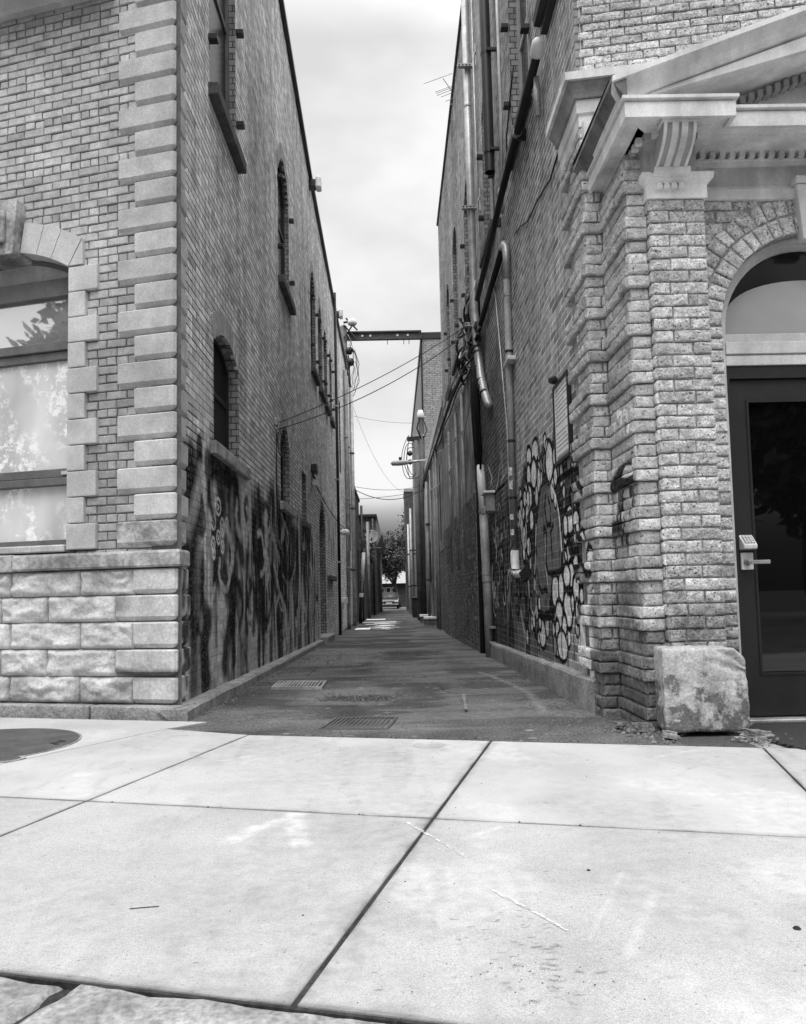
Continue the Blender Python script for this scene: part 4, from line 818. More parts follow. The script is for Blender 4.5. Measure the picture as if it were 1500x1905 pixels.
sp.field(np.clip((4.4 + .8 * (n1 - .5) - sp.V) / .9, 0, 1) * np.clip((sp.U - 8.3 + .8 * (n2 - .5)) / .9, 0, 1) * .68, .05)  # shade of the lower wall deeper in, painted as a dark tone
sp.poly([(7.6, 2.0), (6.2, 2.0), (5.75, 1.75), (5.35, 1.45), (5.3, 1.0), (5.5, .75), (6.0, .55), (6.4, .55), (7.2, 1.0), (7.7, 1.4), (8.0, 1.75)], .012, .05, .88, .10)
sp.poly(R_O, .22, .03, .95)
rz = np.random.default_rng(77)
for k in range(120):
    u, v = rz.uniform(5.3, 8.0), rz.uniform(.3, 2.05)
    if ((u - 6.65) / .62) ** 2 + ((v - 1.1) / .58) ** 2 < 1 or v > 2.1 - .25 * abs(u - 6.6): continue
    sp.ell(u, v, rz.uniform(.035, .075), rz.uniform(.05, .11), rz.choice([.95, .8, .95, .3]), .012, 1.0, .03, .004)
for (c_, d_, ru, rv) in ELL: sp.ell(c_, d_, ru * 1.15, rv * 1.15, .95, .012, 1.0, .045, .004)
for (k, w, pts) in RS + RS2: sp.stroke(pts, w * (1.7 if k == 'k' else 1.2), {'k': .004, 'w': .95, 'g': .3}[k], .012, .97)
sp.poly(RPATCH, .95, .03, .95, .05); sp.poly([(5.0, .2), (5.2, .2), (5.25, .75), (5.05, .8)], .9, .04, .85, .06)
r4 = np.random.default_rng(6)
for k in range(70):
    u = r4.uniform(5.3, 10.8); v = r4.uniform(.35, 1.8); h = r4.uniform(.15, .6); sp.stroke([(u, v), (u + .01, v - h)], r4.uniform(.008, .022), r4.choice([.006, .006, .5]), .008, .85)
for k in range(60):  # scrawled arcs
    u, v, a, r = r4.uniform(7.2, 10.4), r4.uniform(.5, 1.7), r4.uniform(0, 6), r4.uniform(.08, .22)
    sp.stroke([(u + r * math.cos(a + t), v + r * 1.2 * math.sin(a + t)) for t in np.linspace(0, 3.5, 9)], r4.uniform(.02, .07), r4.choice([.004, .004, .35, .75]), .012, .9)
RG = sp.args("right_wall_spray_and_shade", 'Y')
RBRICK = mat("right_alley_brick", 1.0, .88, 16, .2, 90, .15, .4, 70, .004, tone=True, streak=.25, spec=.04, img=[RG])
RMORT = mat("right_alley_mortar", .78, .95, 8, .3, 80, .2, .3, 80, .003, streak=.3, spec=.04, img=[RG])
b = MB(); lay(b, RO, RU, RN, spans_fn((4.96, 19.3), WINS), -.2, 10.15, .205, .0645, .0115, .03, .0008, .0006, rtone, .3, 6, seed=15)
b.build("alley_brick_face", RBRICK, rb, norm=False)
b = MB(); b.fpoly(RO, RU, RN, [[(4.87, -.4), (19.3, -.4), (19.3, 10.15), (4.87, 10.15)]] + [op_loop(o) for o in WINS], -.0009); b.build("alley_wall", RMORT, rb, norm=False)
for o in WINS: MB().fstrip(RO, RU, RN, op_loop(o), -.16, .001).build("brick_reveal", REVEAL, rb, norm=False)
for o in WINS:
    window_parts(rb, "side_window", RO, RU, RN, o, .085, WOODL, DARKPANE, .08, [('h', 6.3), ('v', (o[0] + o[1]) / 2)])
    MB().fbox(RO, RU, RN, o[0] - .1, o[1] + .08, o[2] - .11, o[2], -.15, .08).build("window_sill", SILLD, rb, bevel=.012)
    for (yy, zz) in ((o[0] - .03, 5.75), (o[1] + .05, 5.75), (o[1] + .05, 6.6)): MB().fbox(RO, RU, RN, yy - .04, yy + .04, zz, zz + .05, -.02, .075).build("shutter_pin", DKMETAL, rb, bevel=.005)
# concrete footing along the alley wall
V = []; F = []; ysl = np.linspace(4.98, 10.9, 70)
for y in ysl:
    t = .195 - .018 * (y - 5.2) + .02 * (fbm([[2, y, 3]], 3, 3)[0] - .5); x = 1.245 + .012 * (fbm([[5, y, 3]], 3, 2)[0] - .5)
    V += [(1.32, y, t + .012), (x + .012, y, t), (x, y, t - .015), (x - .004, y, .08), (x - .008, y, -.25)]
for i in range(len(ysl) - 1):
    for k in range(4): F.append((i * 5 + k, i * 5 + k + 1, i * 5 + 6 + k, i * 5 + 5 + k))
F += [(0, 1, 2, 3, 4)]
MB().add(V, F).build("footing", CONC_R, rb)
# ---- the doorway portico: everything mirrored about its centre line
CX, ZC = 2.51, 2.303
def fr(y, mir):  return ((2 * CX, y, 0), (-1, 0, 0), (0, -1, 0)) if mir else ((0, y, 0), (1, 0, 0), (0, -1, 0))
def sd_(x, mir): return ((2 * CX - x, 0, 0), (0, 1, 0), (1, 0, 0)) if mir else ((x, 0, 0), (0, 1, 0), (-1, 0, 0))
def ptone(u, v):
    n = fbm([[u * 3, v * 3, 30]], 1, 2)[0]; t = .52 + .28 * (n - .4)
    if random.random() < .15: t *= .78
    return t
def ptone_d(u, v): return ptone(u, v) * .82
spb = Spray(4.362, 4.95, .2, 2.0, 220)
for q in BTX: spb.stroke(q, .03, .8, .012, .95)
for q in BKX[:3]: spb.stroke(q, .085, .004, .03, .97)
for q in BKX[3:]: spb.stroke(q, .06, .004, .03, .97)
rb_ = np.random.default_rng(31)
for k in range(14): u, v = rb_.uniform(4.42, 4.85), rb_.uniform(1.1, 1.5); spb.stroke([(u, v), (u + rb_.normal(0, .01), v - rb_.uniform(.05, .28))], rb_.uniform(.008, .03), .004, .012, .9); spb.ell(rb_.uniform(4.4, 4.9), rb_.uniform(1.0, 1.6), .012, .012, .01, .015, .7)
spb.poly(BWX[0], .8, .01, .95); spb.stroke(BWX[1], .04, .7, .02, .9)
ROUGH_B = mat("pier_brick_tagged", 1.0, .9, 22, .22, 110, .22, .75, 70, .008, tone=True, pits=1, zdirt=(.20, .85, .30), img=[spb.args("pier_spray", 'Y')])
ROUGH_C = mat("corner_brick_tagged", 1.0, .9, 22, .22, 110, .22, .75, 70, .008, tone=True, pits=1, zdirt=(.20, .85, .30), img=[RG])
PMORT = mat("pier_mortar", .34, .95, 20, .3, 80, .2, .5, 60, .004, zdirt=(.20, .8, .4))
ZT = 2.995
for mir in (0, 1):
    # A: outer pier beside the door
    a = MB()
    O, U, N = fr(4.30, mir); lay(a, O, U, N, lambda v: [(1.502, 1.822)], ZT - 37 * .07, ZT, .205, .07, .009, .03, tone=ptone, tj=.16, head=0, rough=.013, grid=(20, 9), prot=.004, seed=21 + mir, off=1.502 + .205)
    O, U, N = sd_(1.502, mir); lay(a, O, U, N, lambda v: [(4.295, 4.37)], ZT - 37 * .07, ZT, .3, .07, .012, .03, tone=ptone, tj=.16, head=0, rough=.010, grid=(7, 8), prot=.003, seed=22 + mir)
    a.build("brick_pier", ROUGH, rb, norm=False)
    m = MB(); x0, x1 = (1.506, 1.816); x0, x1 = (2 * CX - x1, 2 * CX - x0) if mir else (x0, x1); m.box((x0, 4.307, 0), (x1, 4.8, 3.0)); 
    x0, x1 = (1.392, 1.507); x0, x1 = (2 * CX - x1, 2 * CX - x0) if mir else (x0, x1); m.box((x0, 4.364, -.05), (x1, 4.9, 3.3))
    x0, x1 = (1.282, 1.40); x0, x1 = (2 * CX - x1, 2 * CX - x0) if mir else (x0, x1); m.box((x0, 4.862, -.05), (x1, 5.3, 3.78)); m.build("pier_core", PMORT, rb)
    # B and C: banded piers stepping back towards the alley
    b_, c_ = MB(), MB(); nk = 0; zz = 2.775 + .28 * 4
    while zz > -.1:
        for (z0, z1, pr) in ((zz, zz + .14, .017), (zz - .14, zz, -.002)):
            if z0 > -.12 and z0 < 3.3:
                nk += 1
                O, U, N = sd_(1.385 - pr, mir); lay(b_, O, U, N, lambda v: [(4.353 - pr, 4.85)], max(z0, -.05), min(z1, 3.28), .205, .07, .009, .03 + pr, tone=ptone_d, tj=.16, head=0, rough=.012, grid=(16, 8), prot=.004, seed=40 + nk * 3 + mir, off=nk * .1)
                O, U, N = fr(4.353 - pr, mir); lay(b_, O, U, N, lambda v: [(1.385 - pr, 1.50)], max(z0, -.05), min(z1, 3.28), .3, .07, .009, .03 + pr, tone=ptone, tj=.16, head=0, rough=.012, grid=(14, 8), prot=.004, seed=41 + nk * 3 + mir)
            if z0 > -.12 and z0 < 3.75:
                e = 5.40 if pr > 0 else 5.16
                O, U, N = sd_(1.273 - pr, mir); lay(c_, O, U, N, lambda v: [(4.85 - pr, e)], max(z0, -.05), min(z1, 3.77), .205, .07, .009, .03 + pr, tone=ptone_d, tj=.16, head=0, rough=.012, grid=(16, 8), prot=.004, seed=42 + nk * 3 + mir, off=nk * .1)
                O, U, N = fr(4.85 - pr, mir); lay(c_, O, U, N, lambda v: [(1.273 - pr, 1.385)], max(z0, -.05), min(z1, 3.77), .3, .07, .009, .03 + pr, tone=ptone, tj=.16, head=0, rough=.012, grid=(14, 8), prot=.004, seed=43 + nk * 3 + mir)
        zz -= .28
    b_.build("banded_pier", ROUGH_B if not mir else ROUGH, rb, norm=False); c_.build("corner_pier", ROUGH_C if not mir else ROUGH, rb, norm=False)
# wall around the door arch, and the double ring of arch bricks
def awall(v):
    if v < ZC: h = .552
    else: h = math.sqrt(max(0, .785 ** 2 - (v - ZC) ** 2))
    return [(1.80, CX - h), (CX + h, 2 * CX - 1.80)] if h > 0 else [(1.80, 2 * CX - 1.80)]
a = MB(); O, U, N = fr(4.452, 0)
lay(a, O, U, N, awall, ZT - 42 * .07, 3.06, .205, .07, .012, .12, tone=ptone, tj=.16, head=0, rough=.012, grid=(14, 8), prot=.004, seed=81)
for (r0, r1, L, sd2) in ((.553, .668, .078, 4), (.672, .787, .078, 5)):
    t = MB(); rm = (r0 + r1) / 2; lay(t, (0, 0, 0), (1, 0, 0), (0, -1, 0), lambda v: [(0, math.pi * rm)], r0, r1, L, r1 - r0, .010, .12, tone=ptone, tj=.16, head=0, rough=.013, grid=(8, 10), prot=.005, seed=sd2)
    k = len(a.v)
    for (x, y, z) in t.v:
        th = x / rm; a.v.append((CX - z * math.cos(th), 4.452 + y, ZC + z * math.sin(th)))
    a.f += [tuple(i + k for i in f) for f in t.f]; a.t += t.t
a.build("door_arch", ROUGH, rb, norm=False)
def round_loop(x0, x1, z0, zs, n=28):
    r = (x1 - x0) / 2; c = (x0 + x1) / 2; return [(x0, z0), (x1, z0)] + [(c + r * math.cos(math.pi * k / n), zs + r * math.sin(math.pi * k / n)) for k in range(n + 1)]
m = MB(); m.slab((0, 4.458, 0), (1, 0, 0), (0, -1, 0), [[(1.78, 0), (2 * CX - 1.78, 0), (2 * CX - 1.78, 3.13), (1.78, 3.13)], round_loop(CX - .556, CX + .556, .002, ZC)], -.18, 0); m.build("arch_wall", PMORT, rb)
# painted timber frame, transom and fanlight
DF = ((0, 4.55, 0), (1, 0, 0), (0, -1, 0))
FRAME = mat("door_frame_paint", .50, .6, 5, .15, 90, .08, .1, 90, .001, streak=.2)
m = MB(); m.slab(*DF, [round_loop(CX - .57, CX + .57, 0, ZC), round_loop(CX - .513, CX + .513, .003, ZC)], -.06, .020); m.slab(*DF, [round_loop(CX - .552, CX + .552, 0, ZC), round_loop(CX - .534, CX + .534, .003, ZC)], .020, .034); m.slab(*DF, [round_loop(CX - .514, CX + .514, .004, ZC), round_loop(CX - .498, CX + .498, .007, ZC)], -.06, .002)
for (z0, z1, n) in ((2.222, 2.282, -.006), (2.150, 2.222, .030), (2.142, 2.150, .016), (2.082, 2.142, .022)): m.fbox(*DF, CX - .512, CX + .512, z0, z1, -.05, n)
fr_o = m.build("door_frame", FRAME, rb, bevel=.003)
MB().fpoly(*DF, [[(CX - .51, 2.275), (CX + .51, 2.275)] + round_loop(CX - .51, CX + .51, 2.275, ZC)[2:]], -.04).build("fanlight", mat("fanlight_dark", .012, .1, 3, .2, 60, .1, 0, spec=.3), fr_o, norm=False)
FAN = mat_glass("fanlight_reflection", .34, .25, .4, .12)
L = [(CX - .485, 2.282), (CX + .485, 2.282)] + [(CX + .485 * math.cos(math.pi * k / 24), 2.36 + .255 * math.sin(math.pi * k / 24) ** .8) for k in range(25)]
MB().slab(*DF, [L], -.036, -.030).build("fanlight_reflection", FAN, fr_o)  # pale panel added to imitate the reflection in the fanlight glass
DOORM = mat("black_door_metal", .014, .5, 8, .2, 120, .2, .15, 150, .001, spec=.4)
m = MB(); m.slab(*DF, [[(CX - .508, .012), (CX + .508, .012), (CX + .508, 2.08), (CX - .508, 2.08)], [(CX - .494, .016), (CX + .494, .016), (CX + .494, 2.005), (CX - .494, 2.005)]], -.055, .012)
m.slab(*DF, [[(CX - .490, .02), (CX + .490, .02), (CX + .490, 2.0), (CX - .490, 2.0)], [(CX - .390, .262), (CX + .390, .262), (CX + .390, 1.872), (CX - .390, 1.872)]], -.05, -.008)
m.slab(*DF, [[(CX - .396, .255), (CX + .396, .255), (CX + .396, 1.88), (CX - .396, 1.88)], [(CX - .382, .27), (CX + .382, .27), (CX + .382, 1.864), (CX - .382, 1.864)]], -.012, -.002)
door = m.build("door", DOORM, rb, bevel=.003)
DG = mat("door_glass", .003, .015, 1, 0, 60, 0, 0, spec=.65)
MB().fbox(*DF, CX - .392, CX + .392, .26, 1.875, -.036, -.028).build("pane", DG, door)
m = MB(); m.box((CX - .53, 4.46, -.03), (CX + .53, 4.60, .014)); m.build("threshold", GALV, rb, bevel=.004)
m = MB(); m.fbox(*DF, 2.032, 2.104, .868, .968, -.01, .008); pl_ = m.build("lock_plate", WHITEPL, door, bevel=.004)
m = MB(); m.lathe((2.062, 4.541, .912), [(.02, 0), (.02, .012), (.013, .016), (.012, .05), (.0, .05)], 18, (0, -1, 0)); m.fbox(*DF, 2.062, 2.176, .899, .922, .052, .066); m.build("door_handle", GALV, door, bevel=.003)
# keypad: a wedge whose key face looks upward
m = MB(); m.add([(2.028, 4.56, .985), (2.108, 4.56, .985), (2.108, 4.49, .988), (2.028, 4.49, .988), (2.028, 4.555, 1.075), (2.108, 4.555, 1.075), (2.108, 4.488, 1.012), (2.028, 4.488, 1.012)], [(3, 2, 1, 0), (4, 5, 6, 7), (0, 1, 5, 4), (1, 2, 6, 5), (2, 3, 7, 6), (3, 0, 4, 7)])
kp = m.build("keypad", WHITEPL, door, bevel=.004)
m = MB(); sl_ = Vector((0, 4.555 - 4.488, 1.075 - 1.012)); nn = Vector((0, -sl_.z, sl_.y)).normalized()
def onface(u, t, h): q = Vector((2.028 + u * .08, 4.488, 1.012)) + sl_ * t + nn * h; return tuple(q)
m.add([onface(u, t, h) for h in (-.002, .0015) for (u, t) in ((.14, .12), (.86, .12), (.86, .9), (.14, .9))], [(3, 2, 1, 0), (4, 5, 6, 7), (0, 1, 5, 4), (1, 2, 6, 5), (2, 3, 7, 6), (3, 0, 4, 7)]); m.build("key_bed", DKMETAL, kp)
for i in range(3):
    for j in range(4):
        u, t = .18 + i * .225, .16 + j * .185; MB().add([onface(a_, b2, h) for h in (-.001, .004) for (a_, b2) in ((u, t), (u + .18, t), (u + .18, t + .13), (u, t + .13))], [(3, 2, 1, 0), (4, 5, 6, 7), (0, 1, 5, 4), (1, 2, 6, 5), (2, 3, 7, 6), (3, 0, 4, 7)]).build("key", WHITEPL, kp)
# entablature: frieze, dentils, corona; it breaks forward over each pier
PATH = [(1.505, 4.95), (1.505, 4.24), (1.712, 4.24), (1.712, 4.34), (2 * CX - 1.712, 4.34), (2 * CX - 1.712, 4.24), (2 * CX - 1.505, 4.24), (2 * CX - 1.505, 4.95)]
DIE = [(-.12, 3.13), (.0, 3.13), (.0, 3.25), (.02, 3.257), (.03, 3.283), (.045, 3.290), (.05, 3.329), (-.12, 3.329)]
for P in (PATH[:3] + [(1.712, 4.33)], [(2 * CX - 1.712, 4.33)] + PATH[5:]): MB().sweep(P, DIE).build("frieze_block", TRIM_SHADED, rb)
m = MB(); m.box((1.70, 4.442, 3.13), (2 * CX - 1.70, 4.56, 3.335)); m.build("frieze", mat('frieze_paint', .62, .6, 5, .16, 90, .08, .1, streak=.3, stain=.2), rb)
MB().sweep([(1.715, 4.44), (2 * CX - 1.715, 4.44)], [(-.02, 3.255), (.012, 3.255), (.02, 3.278), (.03, 3.284), (.03, 3.292), (-.02, 3.292)]).build("bed_moulding", TRIM, rb)
MB().sweep(PATH, [(-.3, 3.326), (.10, 3.326), (.105, 3.338), (.16, 3.345), (.178, 3.345), (.178, 3.326), (.20, 3.326), (.20, 3.410), (.190, 3.413), (.190, 3.420), (.215, 3.424), (.215, 3.442), (-.3, 3.455)]).build("corona", TRIM, rb)
def dent(p, q, outn):
    p, q = Vector(p), Vector(q); n = int((q - p).length / .058); d = (q - p) / n; o = Vector(outn)
    for i in range(n):
        a_ = p + d * (i + .2); e = p + d * (i + .75); P = [a_, e, e + o * .05, a_ + o * .05]; MB().prism([(w.x, w.y) for w in P], 3.290, 3.334).build('dentil', TRIM, rb)
dent((1.72, 4.436), (2 * CX - 1.72, 4.436), (0, -1)); dent((1.475, 4.83), (1.475, 4.22), (-1, 0)); dent((1.48, 4.205), (1.735, 4.205), (0, -1)); dent((2 * CX - 1.735, 4.205), (2 * CX - 1.48, 4.205), (0, -1))
# architrave band over the arch
MB().sweep([(1.80, 4.46), (2 * CX - 1.80, 4.46)], [(-.05, 3.052), (.034, 3.052), (.038, 3.115), (.026, 3.119), (.022, 3.138), (-.05, 3.141)]).build("architrave", TRIM, rb, bevel=.002)
for mir in (0, 1):
    def mx(x): return 2 * CX - x if mir else x
    s = 1 if mir else -1
    # capital of the pier: flared slab with four little blocks
    path = [(mx(1.50), 4.80), (mx(1.50), 4.30), (mx(1.825), 4.30), (mx(1.825), 4.40)]
    cp = MB().sweep(path, [(-.15, 2.995), (.012, 2.995), (.012, 3.075), (.022, 3.085), (.04, 3.10), (.045, 3.135), (-.15, 3.14)], s).build("pier_capital", TRIM, rb, bevel=.002)
    m = MB(); m.box((min(mx(1.52), mx(1.725)), 4.228, 3.112), (max(mx(1.52), mx(1.725)), 4.30, 3.152)); m.build("console_base", TRIM, cp, bevel=.003)
    m = MB(); m.box((min(mx(1.545), mx(1.70)), 4.272, 3.078), (max(mx(1.545), mx(1.70)), 4.295, 3.086)); m.build("guttae_bar", TRIM, cp)
    for i in range(4):
        x = mx(1.557 + .042 * i); m = MB(); xs_ = [x - .015, x + .015]
        m.add([(x - .013, 4.29, 3.076), (x + .013, 4.29, 3.076), (x + .013, 4.268, 3.076), (x - .013, 4.268, 3.076), (x - .018, 4.29, 3.045), (x + .018, 4.29, 3.045), (x + .018, 4.262, 3.045), (x - .018, 4.262, 3.045)], [(3, 2, 1, 0), (4, 5, 6, 7), (0, 1, 5, 4), (1, 2, 6, 5), (2, 3, 7, 6), (3, 0, 4, 7)]); m.build("capital_block", TRIM, cp)
    # pilaster behind the console
    m = MB(); m.box((min(mx(1.475), mx(1.77)), 4.262, 3.13), (max(mx(1.475), mx(1.77)), 4.5, 3.30)); m.build("frieze_pilaster", TRIM_SHADED, rb, bevel=.003)
    # scrolled console with two raised fillets
    def side(h0): 
        zs = np.linspace(3.325, 3.15, 15); out = []
        for z in zs:
            t = (3.325 - z) / .175; y = 4.075 + .16 * (t ** 1.3) * (1 - .25 * math.sin(t * math.pi * 1.05)) - .02 * math.sin(t * math.pi); out.append((y - h0, z))
        return out
    def cons(mb, x0, x1, h0):
        S = side(h0); nS = len(S); V = []
        for x in (x0, x1): V += [(x, y, z) for (y, z) in S]
        for x in (x0, x1): V += [(x, 4.33, z) for (y, z) in S]
        F = []
        for i in range(nS - 1):
            F += [(i, i + 1, nS + i + 1, nS + i), (i, 2 * nS + i, 2 * nS + i + 1, i + 1), (nS + i, nS + i + 1, 3 * nS + i + 1, 3 * nS + i)]
        F += [(0, nS, 3 * nS, 2 * nS), (nS - 1, 3 * nS - 1, 4 * nS - 1, 2 * nS - 1)]
        mb.add(V, F)
    cm_ = MB(); x0, x1 = sorted((mx(1.525), mx(1.705))); cons(cm_, x0, x1, 0); con = cm_.build("console", TRIM_SHADED, rb)
    for k in range(4):
        cc = MB(); cx = x0 + .009 if k == 0 else x1 - .009 if k == 3 else x0 + .18 * (.355 if k == 1 else .645); w = .008 if k in (0, 3) else .017
        cons(cc, cx - w, cx + w, .012); cc.build("console_fillet", TRIM, con)
    m = MB(); m.box((x0 - .012, 4.06, 3.312), (x1 + .012, 4.33, 3.3285)); m.build("console_cap", TRIM, con)
# keystone console at the crown of the arch
m = MB(); m.add([(CX - .103, 4.385, 3.12), (CX + .103, 4.385, 3.12), (CX + .103, 4.47, 3.12), (CX - .103, 4.47, 3.12), (CX - .067, 4.41, 2.80), (CX + .067, 4.41, 2.80), (CX + .067, 4.47, 2.80), (CX - .067, 4.47, 2.80)], [(3, 2, 1, 0), (4, 5, 6, 7), (0, 1, 5, 4), (1, 2, 6, 5), (2, 3, 7, 6), (3, 0, 4, 7)]); m.box((CX - .112, 4.37, 3.122), (CX + .112, 4.46, 3.165)); m.build("arch_keystone", TRIM, rb, bevel=.004)
GUTTER = mat("weathered_gutter", .17, .5, 5, .3, 60, .15, .2, 60, .002, streak=.4)
# pediment: raking cornice with crown moulding, returns along the sides
RAKE = [(-.35, -.115), (.05, -.115), (.165, -.100), (.172, -.118), (.20, -.118), (.20, -.028), (.180, -.022), (.180, -.010), (.212, -.006), (.215, .0), (.235, .035), (.262, .075), (.275, .082), (.275, .112), (-.35, .118)]
xl, xr = 1.24, 2 * CX - 1.24; SL = .362; V = []; n = len(RAKE)
for (x, zb) in ((xl, 3.44), (CX, 3.44 + SL * (CX - xl)), (xr, 3.44)):
    for (o, h) in RAKE:
        zz = zb + h if x == CX else max(zb + h, 3.442)
        V.append((x + (0 if x == CX else (.0 if h > 0 else .06 if x < CX else -.06)), 4.30 - o, zz))
F = [(j * n + k, j * n + (k + 1) % n, (j + 1) * n + (k + 1) % n, (j + 1) * n + k) for j in (0, 1) for k in range(n)] + [tuple(range(n - 1, -1, -1)), tuple(2 * n + k for k in range(n))]
MB().add(V, F).build("raking_cornice", TRIM, rb)
for mir in (0, 1):
    def mx(x): return 2 * CX - x if mir else x
    MB().sweep([(mx(1.505), 4.95), (mx(1.505), 4.035)], [(.185, 3.442), (.20, 3.442), (.206, 3.447), (.213, 3.46), (.233, 3.487), (.258, 3.522), (.268, 3.528), (.268, 3.552), (.185, 3.555)], 1 if mir else -1).build("crown_return", GUTTER, rb)
m = MB(); m.add([(1.5, 4.40, 3.44), (2 * CX - 1.5, 4.40, 3.44), (CX, 4.40, 3.44 + SL * (CX - 1.5) + .04)], [(0, 1, 2)]); m.build("tympanum", TRIM, rb, norm=False)
m = MB()
for i in range(36):
    x = 1.62 + i * .0525
    if x > 2 * CX - 1.62: break
    z = 3.44 + SL * ((x if x < CX else 2 * CX - x) - xl) - .165; MB().box((x - .016, 4.33, z), (x + .016, 4.40, z + .045)).build('raking_dentil', TRIM_SHADED, rb)
m = MB(); m.add([(1.24, 4.1, 3.575), (1.24, 5.0, 3.60), (CX, 5.0, 4.06), (CX, 4.1, 4.03), (xr, 5.0, 3.60), (xr, 4.1, 3.575)], [(0, 3, 2, 1), (3, 5, 4, 2)]); m.build("pediment_roof", DKMETAL, rb, norm=False)
# ---- wall above and behind: the facade turns with the street
A9 = rad(9); SO = Vector((1.285, 4.88, 0)); SU = (math.cos(A9), -math.sin(A9), 0); SN = (-math.sin(A9), -math.cos(A9), 0)
b = MB(); lay(b, SO, SU, SN, lambda v: [(.0 if int(v / .057) % 2 else .03, 2.6)], 4.10, 6.6, .205, .057, .008, .03, .006, .004, lambda u, v: ptone(u, v) * 1.06, .15, 0, rough=.010, grid=(9, 5), seed=91)
b.build("front_brick_face", ROUGH, rb, norm=False)
b = MB(); b.fpoly(SO, SU, SN, [[(-.02, 0), (5.5, 0), (5.5, 10.15), (-.02, 10.15)]], -.012); b.build("front_wall", mat_bricktex("front_brick", .30, .38, .16, .205, .057, .008, .15), rb, norm=False)
def spt(s): q = SO + Vector(SU) * s; return (q.x, q.y)
MB().sweep([spt(3.0), spt(0), (1.285, 5.42)], [(-.1, 3.785), (.02, 3.785), (.022, 3.862), (.035, 3.868), (.037, 3.955), (-.1, 3.956)], 1).build("lower_cornice", TRIM, rb)
MB().sweep([spt(3.0), spt(0), (1.285, 5.42)], [(-.1, 3.958), (.055, 3.960), (.06, 3.985), (.072, 4.01), (.098, 4.042), (-.1, 4.046)], 1).build("cornice_cyma", mat("cornice_cove", .30, .6, 5, .2, 60, .1, .1, streak=.3), rb)  # cove of the cornice, in a darker tone than fascia and fillet
MB().sweep([spt(3.0), spt(0), (1.285, 5.42)], [(-.1, 4.047), (.12, 4.047), (.12, 4.10), (-.1, 4.125)], 1).build("cornice_fillet", TRIM, rb)
MB().sweep([spt(3.0), spt(0), (1.285, 5.85)], [(-.1, 5.16), (.04, 5.16), (.045, 5.22), (.09, 5.23), (.10, 5.29), (-.1, 5.31)], 1).build("upper_cornice", DKMETAL, rb)
m = MB(); m.box((1.275, 4.79, 3.50), (1.40, 4.84, 3.78)); m.build("flashing", WHITEPL, rb)
m = MB(); m.add([(1.3, 19.3, -.6), (6.5, 19.3, -.6), (6.5, 19.3, 10.15), (1.3, 19.3, 10.15)], [(0, 1, 2, 3)]); m.add([(6.5, 19.3, -.6), (6.7, 4.0, -.6), (6.7, 4.0, 10.15), (6.5, 19.3, 10.15)], [(0, 1, 2, 3)]); m.add([(1.4, 5.0, 10.0), (6.7, 4.1, 10.0), (6.5, 19.2, 10.0), (1.4, 19.2, 10.0)], [(0, 1, 2, 3)]); m.build("rear_wall", PLAINB, rb, norm=False)
m = MB(); m.box((1.26, 4.9, 10.15), (1.55, 19.32, 10.21)); m.build("roof_coping", SILLD, rb, bevel=.01)
# ---- rough sandstone block at the foot of the pier
sbm = bmesh.new(); bmesh.ops.create_cube(sbm, size=1); bmesh.ops.subdivide_edges(sbm, edges=sbm.edges[:], cuts=26, use_grid_fill=True)
for v in sbm.verts:
    p = np.array(v.co) * 2; r = np.abs(p); k = (r ** 40).sum() ** (1 / 40); p = p / max(k, 1e-6) * (r.max())  # rounded box
    q = np.array([1.624 + p[0] * (.222 - .02 * (p[1] + 1)), 4.29 + p[1] * .165, .232 + p[2] * .218])
    nz = fbm([q * 9], 1, 4)[0] - .5; d = p / np.linalg.norm(p); q = q + d * (nz * .026 + .008 * (fbm([q * 40], 1, 2)[0] - .5))
    if q[2] > .33 and p[1] < 0:   # tool marks run diagonally over the upper right corner
        q[1] += .014 * max(0, math.sin((q[2] + q[0] * .34) * 95)) * min(1, max(0, (q[0] - 1.60) / .15))
    if q[0] > 1.78 and q[2] > .36: q[2] -= (q[0] - 1.78) * .8
    v.co = Vector(q)
me = bpy.data.meshes.new("stone_block"); sbm.to_mesh(me); sbm.free()
def block_mat():
    m, nt, b_, nd, lk = nodes("sandstone"); v = objvec(nt); x = mth(nt, 'MULTIPLY', noise(nt, v, 5, 5, .6, .75, 1.2), .42)
    t = nd.new('ShaderNodeTexCoord'); s = nd.new('ShaderNodeSeparateXYZ'); lk.new(t.outputs['Object'], s.inputs[0])
    zz = mth(nt, 'ADD', mth(nt, 'MULTIPLY', s.outputs['Z'], .55), noise(nt, v, 9, 6, .7, -.22, .22, .3, .7)); low = mrange(nt, zz, .05, .12, .34, 1.0); x = mth(nt, 'MULTIPLY', x, low)
    x = mth(nt, 'MULTIPLY', x, noise(nt, v, 22, 5, .65, .84, 1.12, .35, .6))
    x = mth(nt, 'MULTIPLY', x, noise(nt, v, 70, 3, .6, .8, 1.2)); setcol(nt, b_, x); bump(nt, b_, noise(nt, v, 45, 5, .6), .8, .008); b_.inputs['Roughness'].default_value = .9; return m
me.materials.append(block_mat()); me.polygons.foreach_set('use_smooth', [True] * len(me.polygons)); o = bpy.data.objects.new("stone_block", me); COL.objects.link(o)
tag(o, "rough pale sandstone block with dark stains at the foot of the brick pier", "stone block")
